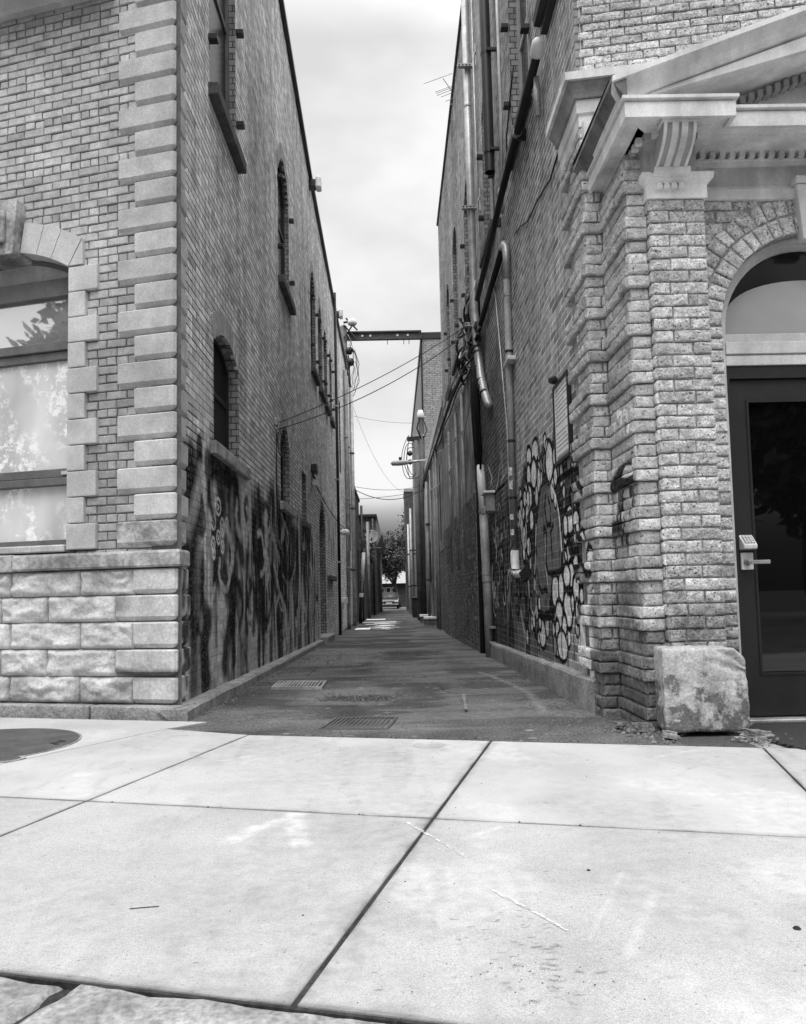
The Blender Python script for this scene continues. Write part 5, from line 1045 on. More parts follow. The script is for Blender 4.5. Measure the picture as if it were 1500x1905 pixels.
# broken bricks and crumbs at the pier's foot
BRK = mat("broken_brick", .22, .95, 12, .35, 60, .3, .8, 50, .008)
lab = ["broken brick lying against the base of the banded pier by the stone block", "flat brick fragment on the asphalt in front of the corner pier", "small brick chunk wedged under the left edge of the stone block", "brick shard on the pavement edge right of the stone block, near the door mat"]
for i, (x, y, s_, rz) in enumerate(((1.33, 4.28, (.10, .06, .045), .4), (1.24, 4.42, (.08, .05, .03), 1.1), (1.40, 4.08, (.07, .05, .035), -.3), (1.83, 4.03, (.13, .07, .04), .2))):
    bm = bmesh.new(); bmesh.ops.create_cube(bm, size=1); bmesh.ops.subdivide_edges(bm, edges=bm.edges[:], cuts=6, use_grid_fill=True)
    for v in bm.verts:
        p = np.array(v.co); nz = fbm([p * 3 + i * 7], 1, 3)[0] - .5; v.co = Vector((p[0] * s_[0] * (1 + nz), p[1] * s_[1] * (1 + .6 * nz), (p[2] + .4) * s_[2] * (1 + .8 * nz)))
    me = bpy.data.meshes.new("broken_brick"); bm.to_mesh(me); bm.free(); me.materials.append(BRK); o = bpy.data.objects.new("broken_brick", me); COL.objects.link(o); o.location = (x, y, 0); o.rotation_euler = (random.uniform(-.2, .2), .15, rz)
    tag(o, lab[i], "broken brick", "brick rubble at the pier")
def f10(): return (random.gauss(1.36, .08), random.gauss(4.25, .12), -.008)
def f11(): return (random.gauss(1.86, .08), random.gauss(3.97, .07), -.002)
grit(160, f10, .005, .022, "rubble_crumbs", GRAV); grit(90, f11, .005, .02, "rubble_crumbs", GRAV)
# door mat on a concrete landing
struct(MB().prism([(1.42, 4.5), (1.42, 3.88), (1.98, 3.72), (3.3, 3.35), (3.3, 4.5)], -.2, -.012).build("landing", CONC_R, bevel=.006))
def mat_rib():
    m, nt, b_, nd, lk = nodes("ribbed_rubber"); v = objvec(nt); w = nd.new('ShaderNodeTexWave'); w.wave_type = 'BANDS'; w.bands_direction = 'DIAGONAL'; w.inputs['Scale'].default_value = 14; w.inputs['Distortion'].default_value = 3.5; w.inputs['Detail'].default_value = 2; lk.new(v, w.inputs[0])
    setcol(nt, b_, mrange(nt, w.outputs['Fac'], 0, 1, .008, .05)); bump(nt, b_, w.outputs['Fac'], .9, .01); b_.inputs['Roughness'].default_value = .9; return m
P = [(1.99, 4.40), (1.90, 4.30), (1.86, 3.92), (1.89, 3.70), (2.0, 3.64), (3.05, 3.62), (3.1, 4.40)]
tag(MB().prism(P, -.011, .008).build("door_mat", mat_rib(), bevel=.004), "dark ribbed rubber mat on the ground in front of the glass door", "door mat")
# ================================================================ iron in the ground
IRON = mat("cast_iron", .065, .55, 6, .3, 60, .25, .4, 120, .003, spec=.4)
MHC = (-2.30, 4.345)
mh = thing("manhole_cover", "large round dark iron cover set in the pavement, left edge", "manhole cover", (MHC[0], MHC[1], 0))
MB().lathe((MHC[0], MHC[1], -.03), [(.0, 0), (.52, 0), (.52, .0345), (.512, .036), (.505, .0345), (.0, .0352)], 64).build("lid", IRON, mh, norm=True)
MB().lathe((MHC[0], MHC[1], -.03), [(.523, 0), (.531, 0), (.531, .0335), (.523, .0335)], 64).build("rim", CONC_R, mh)
m = MB(); m.box((-2.42, 4.18, 0), (-2.19, 4.30, .0075)); bd = m.build("badge", mat("badge_metal", .11, .5, 8, .2), mh, bevel=.002)
m = MB()
for i in range(3): m.box((-2.39 + i * .065, 4.215, .005), (-2.365 + i * .065, 4.27, .0095)); m.box((-2.365 + i * .065, 4.215, .005), (-2.35 + i * .065, 4.228, .0095))
m.build("raised_mark", IRON, bd)
m = MB()
for t in range(9):
    a = -.35 + t * .045; m.box((MHC[0] + .42 + .02 * math.cos(t), MHC[1] + .05 + a * .3, .003), (MHC[0] + .45 + .02 * math.cos(t), MHC[1] + .058 + a * .3, .0075))
m.build("lifting_slot", DKMETAL, mh)
vb = thing("valve_box", "small oval utility box lid sunk in the pavement below the round cover", "utility lid", (-1.93, 3.95, 0))
m = MB(); m.lathe((-1.93, 3.945, -.02), [(0, 0), (.055, 0), (.055, .0245), (.0, .0245)], 24); m.build("lid", IRON, vb)
m = MB(); m.lathe((-1.93, 3.945, -.02), [(.062, 0), (.078, 0), (.078, .024), (.062, .024)], 24); m.build("rim", CONC_R, vb)
tag(MB().lathe((.155, 4.03, -.02), [(0, 0), (.082, 0), (.082, .0235), (.070, .0245), (.066, .0225), (.0, .0225)], 30).build("round_cap", CONC), "small pale round cap flush with the pavement edge at the alley mouth", "utility cap")
def grating(pts, label, m_, nb=13):
    P = [Vector(p) for p in pts]; g = thing("drain_grate", label, "drain grate", tuple(P[0]), "drain grates in the alley")
    def at(u, v): return P[0].lerp(P[1], u).lerp(P[3].lerp(P[2], u), v)
    m = MB(); z = P[0].z
    def bar(u0, u1, v0, v1, h, sk=0):
        Q = [at(u0, v0), at(u1, v0), at(u1 + sk, v1), at(u0 + sk, v1)]; m.prism([(q.x, q.y) for q in Q], z - .05, z + h)
    bar(0, 1, 0, .06, .004); bar(0, 1, .94, 1, .004); bar(0, .04, .0601, .9399, .004); bar(.96, 1, .0601, .9399, .004)
    m.build("grate_frame", m_, g)
    for i in range(nb):
        m = MB(); u = .055 + .88 * i / nb; bar(u, u + .88 / nb * .52, .062, .938, .001, .0); m.build("bar", m_, g)
    m = MB(); Q = [at(0, 0), at(1, 0), at(1, 1), at(0, 1)]; m.prism([(q.x, q.y) for q in Q], z - .08, z - .045); m.build("pit", BLACK, g)
grating([(-.47, 4.66, -.012), (-.06, 4.60, -.012), (.0, 5.04, -.012), (-.40, 5.10, -.012)], "dark iron drain grate in the asphalt just behind the pavement", IRON)
grating([(-1.12, 7.02, -.027), (-.66, 6.92, -.027), (-.66, 7.42, -.027), (-1.13, 7.54, -.027)], "paler iron drain grate further in, near the left kerb ledge", mat("worn_iron", .34, .6, 5, .3, 60, .2, .3))
# ================================================================ pipes and cables on the right wall
t = thing("downpipe", "tall pale downpipe held off the right wall by brackets, its lower end cut off", "downpipe", (1.2, 10.72, 3.1))
MB().tube([(1.20, 10.75, 10.2), (1.20, 10.72, 6.0), (1.20, 10.70, 4.75), (1.21, 10.6, 4.35), (1.215, 10.47, 3.95), (1.225, 10.35, 3.66), (1.24, 10.12, 3.40), (1.25, 9.82, 3.17), (1.252, 9.76, 3.13)], [.056] * 5 + [.056, .055, .05, .04], 18).build("pipe", GALV, t, smooth=True)
for (y, z, dy) in ((10.73, 7.75, 0), (10.72, 5.45, 0), (10.70, 4.72, 0), (10.53, 4.15, .02), (10.51, 4.07, .02), (10.44, 3.84, .03), (10.42, 3.78, .03), (10.32, 3.62, .05), (10.23, 3.5, .1), (10.1, 3.39, .15)):
    MB().tube([(1.20 if z > 4.4 else 1.222 - .03 * (z - 3.4), y + dy * .1, z + .012), (1.20 if z > 4.4 else 1.222 - .03 * (z - 3.4), y - dy * .1, z - .012)], .060, 18).build("pipe_joint", DKMETAL if z < 5 else GALV, t)
for z in (8.33, 6.22, 4.52):
    m = MB(); m.box((1.06, 10.66, z - .03), (1.30, 10.70, z + .03)); m.box((1.06, 10.63, z - .034), (1.28, 10.66, z - .026)); br = m.build("bracket", GALV, t, bevel=.003)
    m = MB(); m.box((1.284, 10.42, z - .17), (1.299, 10.46, z + .15)); m.box((1.27, 10.42, z - .02), (1.299, 10.70, z + .02)); m.build("wall_plate", WHITEPL, br)
    for k in range(4): MB().lathe((1.085 + k * .05, 10.661, z + .006), [(0, 0), (.012, 0), (.012, .003), (0, .003)], 10, (0, -1, 0)).build("bolt_hole", BLACK, br)
tag(MB().tube([(1.27, 10.50, 10.1), (1.27, 10.48, 6.3), (1.27, 10.45, 4.6), (1.25, 10.5, 4.2)], .014, 8).build("thin_conduit", GALV, smooth=True), "thin metal conduit running just beside the tall pale downpipe", "conduit")
t = thing("downpipe", "lower downpipe with a white upper length standing on the alley ground at the right", "downpipe", (1.24, 10.42, -.1))
MB().tube([(1.245, 10.72, 1.92), (1.245, 10.55, .9), (1.24, 10.40, -.09)], .060, 20).build("pipe", DULLPIPE, t, smooth=True)
MB().tube([(1.245, 10.92, 2.56), (1.245, 10.85, 2.3), (1.245, 10.715, 1.90)], [.052, .060, .0615], 20).build("upper_length", WHITEPL, t, smooth=True)
for (y, z, r) in ((10.71, 1.88, .068), (10.57, 1.02, .066), (10.55, .93, .066), (10.46, .30, .064), (10.43, .10, .064)): MB().tube([(1.245, y + .004, z + .035 * (r > .065)), (1.245, y - .003, z - .02)], r, 20).build("collar", DULLPIPE, t)
for z in (.31, .11): MB().fbox(RO, RU, RN, 10.22, 10.47, z - .012, z + .012, 0, .07).build("strap", GALV, t)
tag(MB().tube([(1.25, 11.3, -.1), (1.25, 11.2, 2.4), (1.245, 11.15, 4.5)], .048, 14).build("standpipe", DKMETAL, smooth=True), "black standpipe right behind the lower downpipe", "standpipe")
# riser conduit with white boot
t = thing("riser_conduit", "dark vertical riser conduit with small stickers, a white elbow at its foot", "conduit", (1.255, 8.1, .9))
MB().tube([(1.255, 8.12, 1.16), (1.255, 8.08, 2.5), (1.255, 8.02, 4.1)], .036, 16).build("pipe", DULLPIPE, t, smooth=True)
MB().tube([(1.255, 8.02, 4.08), (1.255, 8.0, 4.3), (1.255, 8.02, 4.42), (1.255, 8.12, 4.50), (1.255, 8.25, 4.52)], .04, 16).build("upper_bend", GALV, t, smooth=True)
MB().tube([(1.255, 8.25, 4.515), (1.25, 9.2, 4.48), (1.25, 10.42, 4.44)], .036, 12).build("horizontal_run", CABLE, t, smooth=True)
MB().tube([(1.255, 8.12, 1.20), (1.255, 8.12, 1.05), (1.25, 8.06, .98), (1.245, 7.9, .95), (1.24, 7.55, .945)], [.046, .05, .05, .044, .03], 16).build("white_boot", WHITEPL, t, smooth=True)
MB().tube([(1.24, 7.56, .945), (1.23, 7.25, .945)], [.035, .05], 14).build("end_cap", CABLE, t)
for (z, y) in ((4.05, 8.03), (3.9, 8.03), (3.3, 8.05), (2.35, 8.08), (1.75, 8.1)): MB().tube([(1.255, y, z + .012), (1.255, y, z - .012)], .041, 16).build("coupling", DKMETAL if z < 3.85 else GALV, t)
MB().fbox(RO, RU, RN, 7.86, 8.16, 3.16, 3.20, 0, .09).build("clamp", WHITEPL, t, bevel=.006)
def stick(mb, z0, z1, a0, a1):
    y = 8.10; V = []
    for z in (z0, z1):
        for k in range(7):
            a = a0 + (a1 - a0) * k / 6; V.append((1.255 - math.cos(a) * .0375, y - math.sin(a) * .0375 - (z - 1.5) * .02, z))
    mb.add(V, [(k, k + 1, 8 + k, 7 + k) for k in range(6)])
STICK = mat("sticker", .62, .6, 40, .5, 60, .3, .1)
for (z0, z1) in ((1.98, 2.07), (1.84, 1.93), (1.52, 1.58), (1.36, 1.42)): m = MB(); stick(m, z0, z1, .1, 1.4); m.build("sticker", STICK, t, norm=False)
tag(MB().tube([(1.28, 9.15, 4.5), (1.285, 8.55, 2.6), (1.285, 8.52, 1.4), (1.28, 8.7, .75), (1.27, 8.9, .25)], .009, 6).build("grey_wire", GALV, smooth=True), "thin grey wire running down beside the riser conduit", "wire")
tag(MB().tube([(1.235, 8.02, 1.3), (1.20, 8.06, 1.18), (1.20, 8.10, 1.08), (1.205, 8.05, 1.0), (1.23, 7.7, .99)], .006, 6).build("black_wire", CABLE, smooth=True), "short black wire curling over the white elbow", "wire")
# service mast laid along the wall, white weatherhead at its near end
t = thing("service_conduit", "long dark conduit along the upper right wall with a white weatherhead", "conduit", (1.22, 5.8, 5.0))
MB().tube([(1.215, 5.83, 5.0), (1.215, 8.0, 4.96), (1.215, 10.4, 4.78)], .036, 14).build("pipe", CABLE, t, smooth=True)
MB().lathe((1.215, 5.86, 4.985), [(.03, 0), (.050, .006), (.056, .03), (.053, .075), (.043, .115), (.023, .138), (.0, .142)], 20, (-.10, -.80, .42)).build("weatherhead", WHITEPL, t, smooth=True)
for y in (6.85, 7.9): MB().tube([(1.215, y, 4.985), (1.215, y + .05, 4.984)], .044, 14).build("coupling", GALV, t)
for y in (6.9, 8.6): MB().fbox(RO, RU, RN, y - .02, y + .02, 4.93, 5.03, 0, .085).build("clamp", DKMETAL, t)
tag(MB().tube([(1.245, 6.05, 4.62), (1.245, 6.06, 4.95)], .026, 12).build("pipe_stub", GALV, smooth=True), "short capped pipe stub on the wall below the white weatherhead", "pipe stub")
t = thing("soil_pipe", "thick black open-ended pipe hanging down the upper right wall", "pipe", (1.18, 8.52, 5.5))
m = MB(); m.tube([(1.18, 8.60, 10.2), (1.18, 8.55, 7.5), (1.18, 8.51, 5.52)], .058, 18, cap=False); m.tube([(1.18, 8.511, 5.525), (1.18, 8.55, 7.5)], .05, 18, cap=False); m.build("pipe", mat("black_pipe", .022, .45, 5, .3, 60, .1, .1, spec=.5), t, smooth=True, norm=False)
for (y, z) in ((8.54, 6.96), (8.51, 5.76)): m = MB(); m.tube([(1.18, y, z + .018), (1.18, y, z - .018)], .063, 18); m.box((1.18, y - .09, z - .015), (1.30, y - .05, z + .015)); m.build("clamp", DKMETAL, t)
for i, (y, r, mt) in enumerate(((8.28, .016, GALV), (8.22, .010, CABLEW))): tag(MB().tube([(1.285, y, 10), (1.285, y, 6.0), (1.28, y + .15, 5.0)], r, 8).build("thin_conduit", mt, smooth=True), ("pale grey conduit close beside the thick black pipe", "thin white cable to the right of the thick black pipe")[i], "conduit")
t = thing("meter_box", "small grey electrical box with a pale cap on the right wall beside the lower downpipe", "electrical box", (1.25, 9.9, 1.9))
MB().fbox(RO, RU, RN, 9.86, 10.10, 1.80, 2.03, 0, .12).build("box", DULLPIPE, t, bevel=.008); MB().fbox(RO, RU, RN, 9.82, 10.14, 2.03, 2.06, 0, .15).build("cap", WHITEPL, t, bevel=.006); MB().fbox(RO, RU, RN, 9.88, 10.08, 1.77, 1.86, .121, .15).build("cover", GALV, t, bevel=.006)
# sign
t = thing("notice_sign", "white framed notice board with rows of small lettering on the right alley wall", "sign", (1.27, 5.75, 1.75))
MB().slab(RO, RU, RN, [[(5.50, 1.74), (6.02, 1.74), (6.02, 2.36), (5.50, 2.36)], [(5.525, 1.765), (5.995, 1.765), (5.995, 2.335), (5.525, 2.335)]], .002, .032).build("frame", DKMETAL, t, bevel=.003)
pn = MB().fbox(RO, RU, RN, 5.52, 6.0, 1.76, 2.34, .004, .022).build("panel", mat("sign_white", .88, .5, 6, .08, 40, .06, .05), t)
r5 = np.random.default_rng(3); LET = mat("sign_lettering", .28, .7, 10, .2)
for i in range(15):
    z = 2.30 - i * .033; m = MB(); y = 5.955
    if i == 9: continue
    while y > 5.56 + (.12 if i % 4 == 3 else 0):
        w = r5.uniform(.018, .06); m.fbox(RO, RU, RN, max(y - w, 5.55), y, z - .004, z + .004, .0215, .0235); y -= w + .012
    m.build("lettering_row", LET, pn)
for k, (z0, z1) in enumerate(((1.775, 1.79), (1.795, 1.80))): MB().fbox(RO, RU, RN, 5.56, 5.96, z0, z1, .0215, .0235).build("lettering_row", LET, pn)
MB().lathe((1.27, 5.92, 2.40), [(0, 0), (.03, 0), (.035, .03), (.02, .07), (0, .07)], 14, (-.5, -.6, -.2)).build("lamp", DKMETAL, t)
# bundles of cable along the right wall
def sag(a, b, s, n=18): a, b = Vector(a), Vector(b); return [a.lerp(b, k / n) - Vector((0, 0, s * 4 * (k / n) * (1 - k / n))) for k in range(n + 1)]
run = [(1.20, 10.3, 4.25), (1.19, 12.0, 4.33), (1.18, 15.2, 4.58), (1.19, 18.8, 4.72), (1.2, 24.6, 4.92), (1.2, 30.5, 5.05)]
for i, (dx, dz, r, m_, lb_) in enumerate(((0, 0, .032, CABLE, "thickest black cable of the bundle along the right wall"), (.03, .10, .022, CABLE, "black cable strung just above the thick bundle on the right wall"), (-.02, .19, .016, GALV, "pale metal conduit running above the black cables on the right wall"), (.04, -.08, .014, CABLE, "thin black cable slung under the bundle on the right wall"))):
    tag(MB().tube([(x + dx, y, z + dz + (.05 * math.sin(y * 1.7 + i) if i in (1, 3) else 0)) for (x, y, z) in [tuple(Vector(p).lerp(Vector(q), k / 4)) for p, q in zip(run[:-1], run[1:]) for k in range(4)] + [run[-1]]], r, 8).build("cable", m_, smooth=True), lb_, "cable", "cables along the right wall")
t = thing("cable_junction", "tangle of black junction boxes and cable loops on the right wall", "cable junction", (1.2, 11.4, 4.5))
for (y, z, h, w) in ((11.3, 4.55, .34, .16), (11.9, 4.95, .22, .2), (10.9, 4.85, .30, .09)): MB().fbox(RO, RU, RN, y - w, y + w, z - h / 2, z + h / 2, .0, .13).build("junction_box", CABLE, t, bevel=.015)
for k in range(9):
    y0, z0, r_ = random.uniform(10.5, 12.6), random.uniform(4.0, 5.1), random.uniform(.10, .30); ph = random.uniform(0, 6)
    MB().tube([(1.17 + .05 * math.sin(a * 2 + k), y0 + r_ * math.cos(a + ph) * 1.3, z0 + r_ * math.sin(a + ph)) for a in np.linspace(0, random.uniform(3.5, 6.2), 16)], random.choice((.009, .012, .016)), 6).build("cable_loop", CABLE if k % 4 else CABLEW, t, smooth=True)
for k in range(5): MB().tube([(1.2, 10.55 + .18 * k, 4.5 - .05 * k), (1.19, 10.6 + .2 * k, 3.6), (1.24, 10.7 + .15 * k, 2.7 - .2 * k)], random.choice((.01, .016, .02)), 6).build("drop_cable", CABLE, t, smooth=True)
t = thing("wire", "pale slack wire drooping in a V across the stucco wall on the right", "wire", (1.25, 15, 3))
MB().tube(sag((1.2, 20.5, 4.5), (1.2, 12.6, 3.45), .05) + sag((1.2, 12.6, 3.45), (1.2, 11.0, 3.9), .03)[1:], .010, 6).build("strand", CABLEW, t, smooth=True)
MB().tube(sag((1.2, 25.5, 4.2), (1.2, 15.5, 3.3), .12), .012, 6).build("strand", CABLEW, t, smooth=True)
tag(MB().tube([Vector(p) for p in ((1.285, 5.30, 4.05), (1.29, 5.9, 4.0), (1.29, 6.4, 4.1), (1.285, 6.9, 4.15), (1.29, 7.3, 4.3), (1.285, 7.55, 4.35))], .007, 6).build("wire", CABLE, smooth=True), "thin black wire dangling from the cornice return across the right brick wall", "wire")
tag(MB().tube([(1.27, 7.25, 5.9), (1.25, 7.3, 5.75), (1.24, 7.65, 5.4), (1.26, 7.75, 5.1), (1.25, 8.1, 4.97)], .008, 6).build("wire", CABLE, smooth=True), "black wire looping from the near upper window down to the dark conduit", "wire")
# ================================================================ spans across the alley
spans = [((-1.46, 9.75, 2.96), (1.2, 11.9, 4.93), .10, .0055, "upper of the two wires slanting up across the alley to the right wall"), ((-1.46, 9.9, 2.92), (1.2, 11.7, 4.75), .16, .006, "lower of the two wires slanting up across the alley to the right wall"),
         ((-1.44, 27.3, 4.55), (1.2, 29.5, 4.78), .42, .013, "thick black cable sagging lowest across the alley"), ((-1.44, 27.3, 4.62), (1.2, 29.5, 4.90), .16, .008, "thin cable sagging a little across the alley above the thick one"), ((-1.44, 26.5, 4.05), (1.2, 29.5, 4.70), .06, .008, "faint straight wire just above the thick sagging cable"),
         ((-1.8, 33.0, 8.5), (1.3, 33.5, 8.2), .12, .006, "fine high wire nearly level between the pole and the tall brick building"), ((-1.75, 33.0, 9.2), (.9, 40, 6.0), 1.1, .006, "fine wire falling in a long curve from the utility pole")]
for a, b_, s, r, lb_ in spans: tag(MB().tube(sag(a, b_, s), r, 6).build("overhead_wire", CABLE, smooth=True), lb_, "overhead wire", "wires over the alley")
t = thing("wire_anchor", "hook and coil of wire on the left wall beside the second lower window", "wire anchor", (-1.46, 9.8, 2.9))
MB().fbox(LO, LU, LN, 9.66, 9.76, 2.92, 3.02, 0, .05).build("hook", GALV, t, bevel=.01)
MB().tube([(-1.44, 9.95 + .2 * math.cos(a), 2.75 + .16 * math.sin(a)) for a in np.linspace(0, 6.2, 20)], .006, 6).build("coil", CABLE, t, smooth=True)
MB().tube([(-1.46, 9.8, 2.9), (-1.465, 9.75, 2.2), (-1.465, 9.9, 1.6), (-1.465, 10.3, 1.2)], .007, 6).build("drop_wire", CABLE, t, smooth=True)
# ================================================================ fixtures on the left wall
t = thing("flood_light", "black box lamp with a white cone light under it on the left wall", "wall light", (-1.4, 14.4, 2.9))
MB().fbox(LO, LU, LN, 13.95, 14.35, 3.02, 3.16, .0, .10).build("housing", DKMETAL, t, bevel=.01); MB().lathe((-1.44, 14.15, 2.86), [(.0, 0), (.02, 0), (.055, .09), (.055, .10), (0, .10)], 18, (.3, -.9, -.25)).build("cone_lamp", WHITEPL, t, smooth=False)
MB().tube([(-1.46, 14.2, 3.0), (-1.42, 14.2, 2.9)], .015).build("arm", DKMETAL, t)
for i, (y, z, lb_) in enumerate(((14.35, 8.62, "white floodlight on a short arm at the left roof edge, nearer of two"), (20.4, 8.3, "white floodlight at the left roof edge farther back, above the row of windows"))):
    t = thing("roof_light", lb_, "floodlight", (-1.4, y, z), "roof floodlights on the left")
    MB().box((-1.475, y - .09, z - .10), (-1.34, y + .09, z + .05)).build("arm_box", DKMETAL, t, bevel=.01); MB().box((-1.34, y - .11, z - .12), (-1.24, y + .11, z + .10)).build("lamp_head", WHITEPL, t, bevel=.02)
t = thing("wall_camera", "white camera-shaped fitting on the far left wall", "camera", (-1.4, 20.4, 2.4))
MB().tube([(-1.47, 20.4, 2.42), (-1.36, 20.38, 2.42)], .05, 12).build("mount", WHITEPL, t); MB().lathe((-1.36, 20.36, 2.42), [(.05, 0), (.085, .02), (.085, .14), (.05, .2), (0, .2)], 14, (.9, -.3, 0)).build("body", WHITEPL, t, smooth=False); MB().tube([(-1.25, 20.35, 2.38), (-1.2, 20.3, 2.0), (-1.3, 20.35, 1.6)], .007, 6).build("lead", CABLEW, t, smooth=True)
for i, (y, x, r, z0, z1, m_, lb_) in enumerate(((19.7, -1.40, .035, -.3, 8.6, CABLE, "black vertical pipe, first of the row on the far left wall"), (20.3, -1.43, .03, -.3, 8.4, DULLPIPE, "grey vertical pipe next to the black one on the far left wall"), (23.6, -1.40, .06, -.3, 7.7, DULLPIPE, "thick grey downpipe on the far left wall behind the white camera"), (24.6, -1.42, .03, 1, 8.2, CABLE, "thin black pipe beside the thick grey downpipe"), (26.4, -1.37, .07, -.4, 7.9, GALV, "pale downpipe at the far end of the left building"), (25.3, -1.42, .022, 2.2, 8.0, GALV, "slim pale conduit just before the end of the left building"))):
    t = thing("vertical_pipe", lb_, "pipe", (x, y, z0), "vertical pipes on the far left wall"); MB().tube([(x, y, z0), (x, y, z1)], r, 12).build("pipe", m_, t, smooth=True)
    for z in (1.6, 3.7, 5.6): MB().box((-1.475, y - r - .01, z), (x + r + .008, y + r + .01, z + .04)).build("clamp", GALV if m_ is not GALV else DKMETAL, t)
tag(MB().tube(sag((-1.44, 14.2, 2.86), (-1.44, 23, 2.75), .12), .010, 6).build("wire", CABLE, smooth=True), "black wire slung along the left wall from the cone light", "wire")
t = thing("wall_box", "pale open box fixed low on the far left wall", "box", (-1.38, 21.3, .6)); MB().fbox(LO, LU, LN, 20.9, 21.7, .55, .72, 0, .16).build("box", WHITEPL, t, bevel=.01); MB().fbox(LO, LU, LN, 20.8, 20.95, .42, .6, 0, .1).build("bracket", GALV, t)
t = thing("leaning_pipe", "white pipe with black lower half standing askew by the far left wall", "downpipe", (-1.3, 29, 0)); MB().tube([(-1.14, 29.0, 2.35), (-1.22, 29.0, 1.3)], .07, 10).build("white_length", WHITEPL, t, smooth=True); MB().tube([(-1.22, 29.0, 1.3), (-1.30, 29.0, -.3)], .07, 10).build("black_length", DKMETAL, t, smooth=True); MB().tube([(-1.255, 29, .85), (-1.262, 29, .7)], .085, 10).build("collar", WHITEPL, t)
# ================================================================ roof aerial on the right
t = thing("tv_antenna", "thin metal television aerial on the right roof edge against the sky", "aerial", (1.3, 14.3, 10.2))
def ap(px, py): return Vector((.90 + (px - 800) * .0098, 14.0, 10.42 - (py - 155) * .0098))
MB().tube([ap(822, 153), ap(845, 190), ap(870, 228)], .010, 6).build("boom", GALV, t)
MB().tube([Vector((1.30, 14.0, 9.6)), Vector((1.32, 14.0, 10.4))], .016, 8).build("mast", GALV, t)
for (a, b_) in (((784, 163), (840, 143)), ((806, 180), (850, 164)), ((808, 183), (852, 166)), ((809, 187), (848, 172)), ((817, 190), (856, 175)), ((825, 199), (866, 184)), ((833, 206), (872, 192))):
    MB().tube([ap(*a), ap(*b_)], .006, 6).build("rod", GALV, t)
# ================================================================ further down the alley, right side
r2 = thing("low_brick_building", "lower dark stuccoed brick building in the middle of the right side", "building", (1.3, 19.3, 0))
STUC = mat("stucco", .30, .9, 3, .3, 50, .2, .6, 30, .008, streak=.55, stain=.45)
BT2 = mat_bricktex("dark_brick", .10, .20, .14, .21, .065, .008, .4)
m = MB(); m.box((1.28, 19.305, -.5), (6.2, 33.7, 5.62)); m.build("wall", BT2, r2)
m = MB(); m.box((1.255, 19.31, 5.45), (1.6, 33.72, 5.78)); m.build("coping", WOODL, r2, bevel=.01)
m = MB(); m.box((1.265, 19.33, 1.9), (1.281, 26.5, 5.3)); m.box((1.262, 22.0, .9), (1.281, 26.3, 1.92)); m.build("stucco_panel", STUC, r2, bevel=.005)
for (y0, y1, z0, z1) in ((20.6, 20.9, 2.2, 4.2), (27.2, 28.3, 1.2, 2.6)): m = MB(); m.box((1.255, y0, z0), (1.285, y1, z1)); m.build("window", BLACK, r2)
for y in (21.6, 22.7, 25.2, 29.6): MB().tube([(1.22, y, -.3), (1.22, y, 4.8)], .035, 8).build("vertical_conduit", DULLPIPE, r2, smooth=True)
# shallow projection of the near building's lower wall
DBR = mat("dark_brick_face", 1.0, .9, 16, .25, 90, .2, .4, 70, .004, tone=True, streak=.4, spec=.04)  # brick in a darker tone than the rest of the alley wall
pj = MB()
def dtone(u, v): return .09 + .16 * fbm([[u * .8, v * .8, 3]], 1, 3)[0] + (.08 if random.random() < .15 else 0)
lay(pj, (1.225, 0, 0), RU, RN, lambda v: [(11.6, 19.28)], -.3, 2.3, .21, .0645, .010, .03, .002, .002, dtone, .3, 6, seed=61)
lay(pj, (0, 11.6, 0), (1, 0, 0), (0, -1, 0), lambda v: [(1.225, 1.30)], -.3, 2.3, .21, .0645, .010, .03, .002, .002, dtone, .3, 0, seed=62); pj.build("thickened_base", DBR, rb, norm=False)
pj = MB(); pj.box((1.229, 11.604, -.3), (1.31, 19.28, 2.29)); pj.build("base_core", mat("dark_mortar", .26, .95, 8, .3, 60, .2, .3), rb)
pj = MB(); pj.box((1.262, 12.2, 2.30), (1.305, 19.27, 4.3)); pj.build("stucco_panel", STUC, rb, bevel=.004)
for y in (13.2, 14.6, 16.4): MB().tube([(1.22, y, 1.2), (1.22, y, 4.2)], .03, 8).build("vertical_conduit", DULLPIPE, rb, smooth=True)
r3 = thing("tall_brick_building", "tall pale brick building with a dark roof edge farther down on the right", "building", (1.43, 33.8, 0))
LBR = mat_bricktex("light_brick", .33, .42, .20, .24, .085, .014, .15, .3)
m = MB(); m.box((1.44, 33.8, -.6), (7.5, 56, 12.02)); m.build("wall", LBR, r3)
m = MB(); m.box((1.38, 33.76, 12.02), (7.55, 56.1, 12.34)); m.build("roof_edge", DKMETAL, r3, bevel=.02)
for (z0, z1) in ((3, 5), (7, 9)):
    for y in (38, 43, 48): m = MB(); m.box((1.425, y, z0), (1.445, y + 1.1, z1)); m.build("window", BLACK, r3)
tag(MB().tube([(1.39, 33.9, 4), (1.39, 33.9, 12)], .04, 8).build("downpipe", CABLE, smooth=True), "black downpipe down the corner of the tall pale brick building", "downpipe")
r4_ = thing("far_brick_building", "narrow pale building projecting at the far right end of the alley", "building", (.8, 57, 0))
m = MB(); m.box((.84, 57, -.7), (6, 61.5, 8.3)); m.build("wall", mat_bricktex("far_brick", .12, .16, .09), r4_); m = MB(); m.box((.80, 56.95, 8.3), (6, 61.6, 8.5)); m.build("roof_edge", WOODL, r4_)
for y in (57.6, 59.3): m = MB(); m.box((.825, y, 3), (.845, y + .9, 5)); m.build("window", BLACK, r4_)
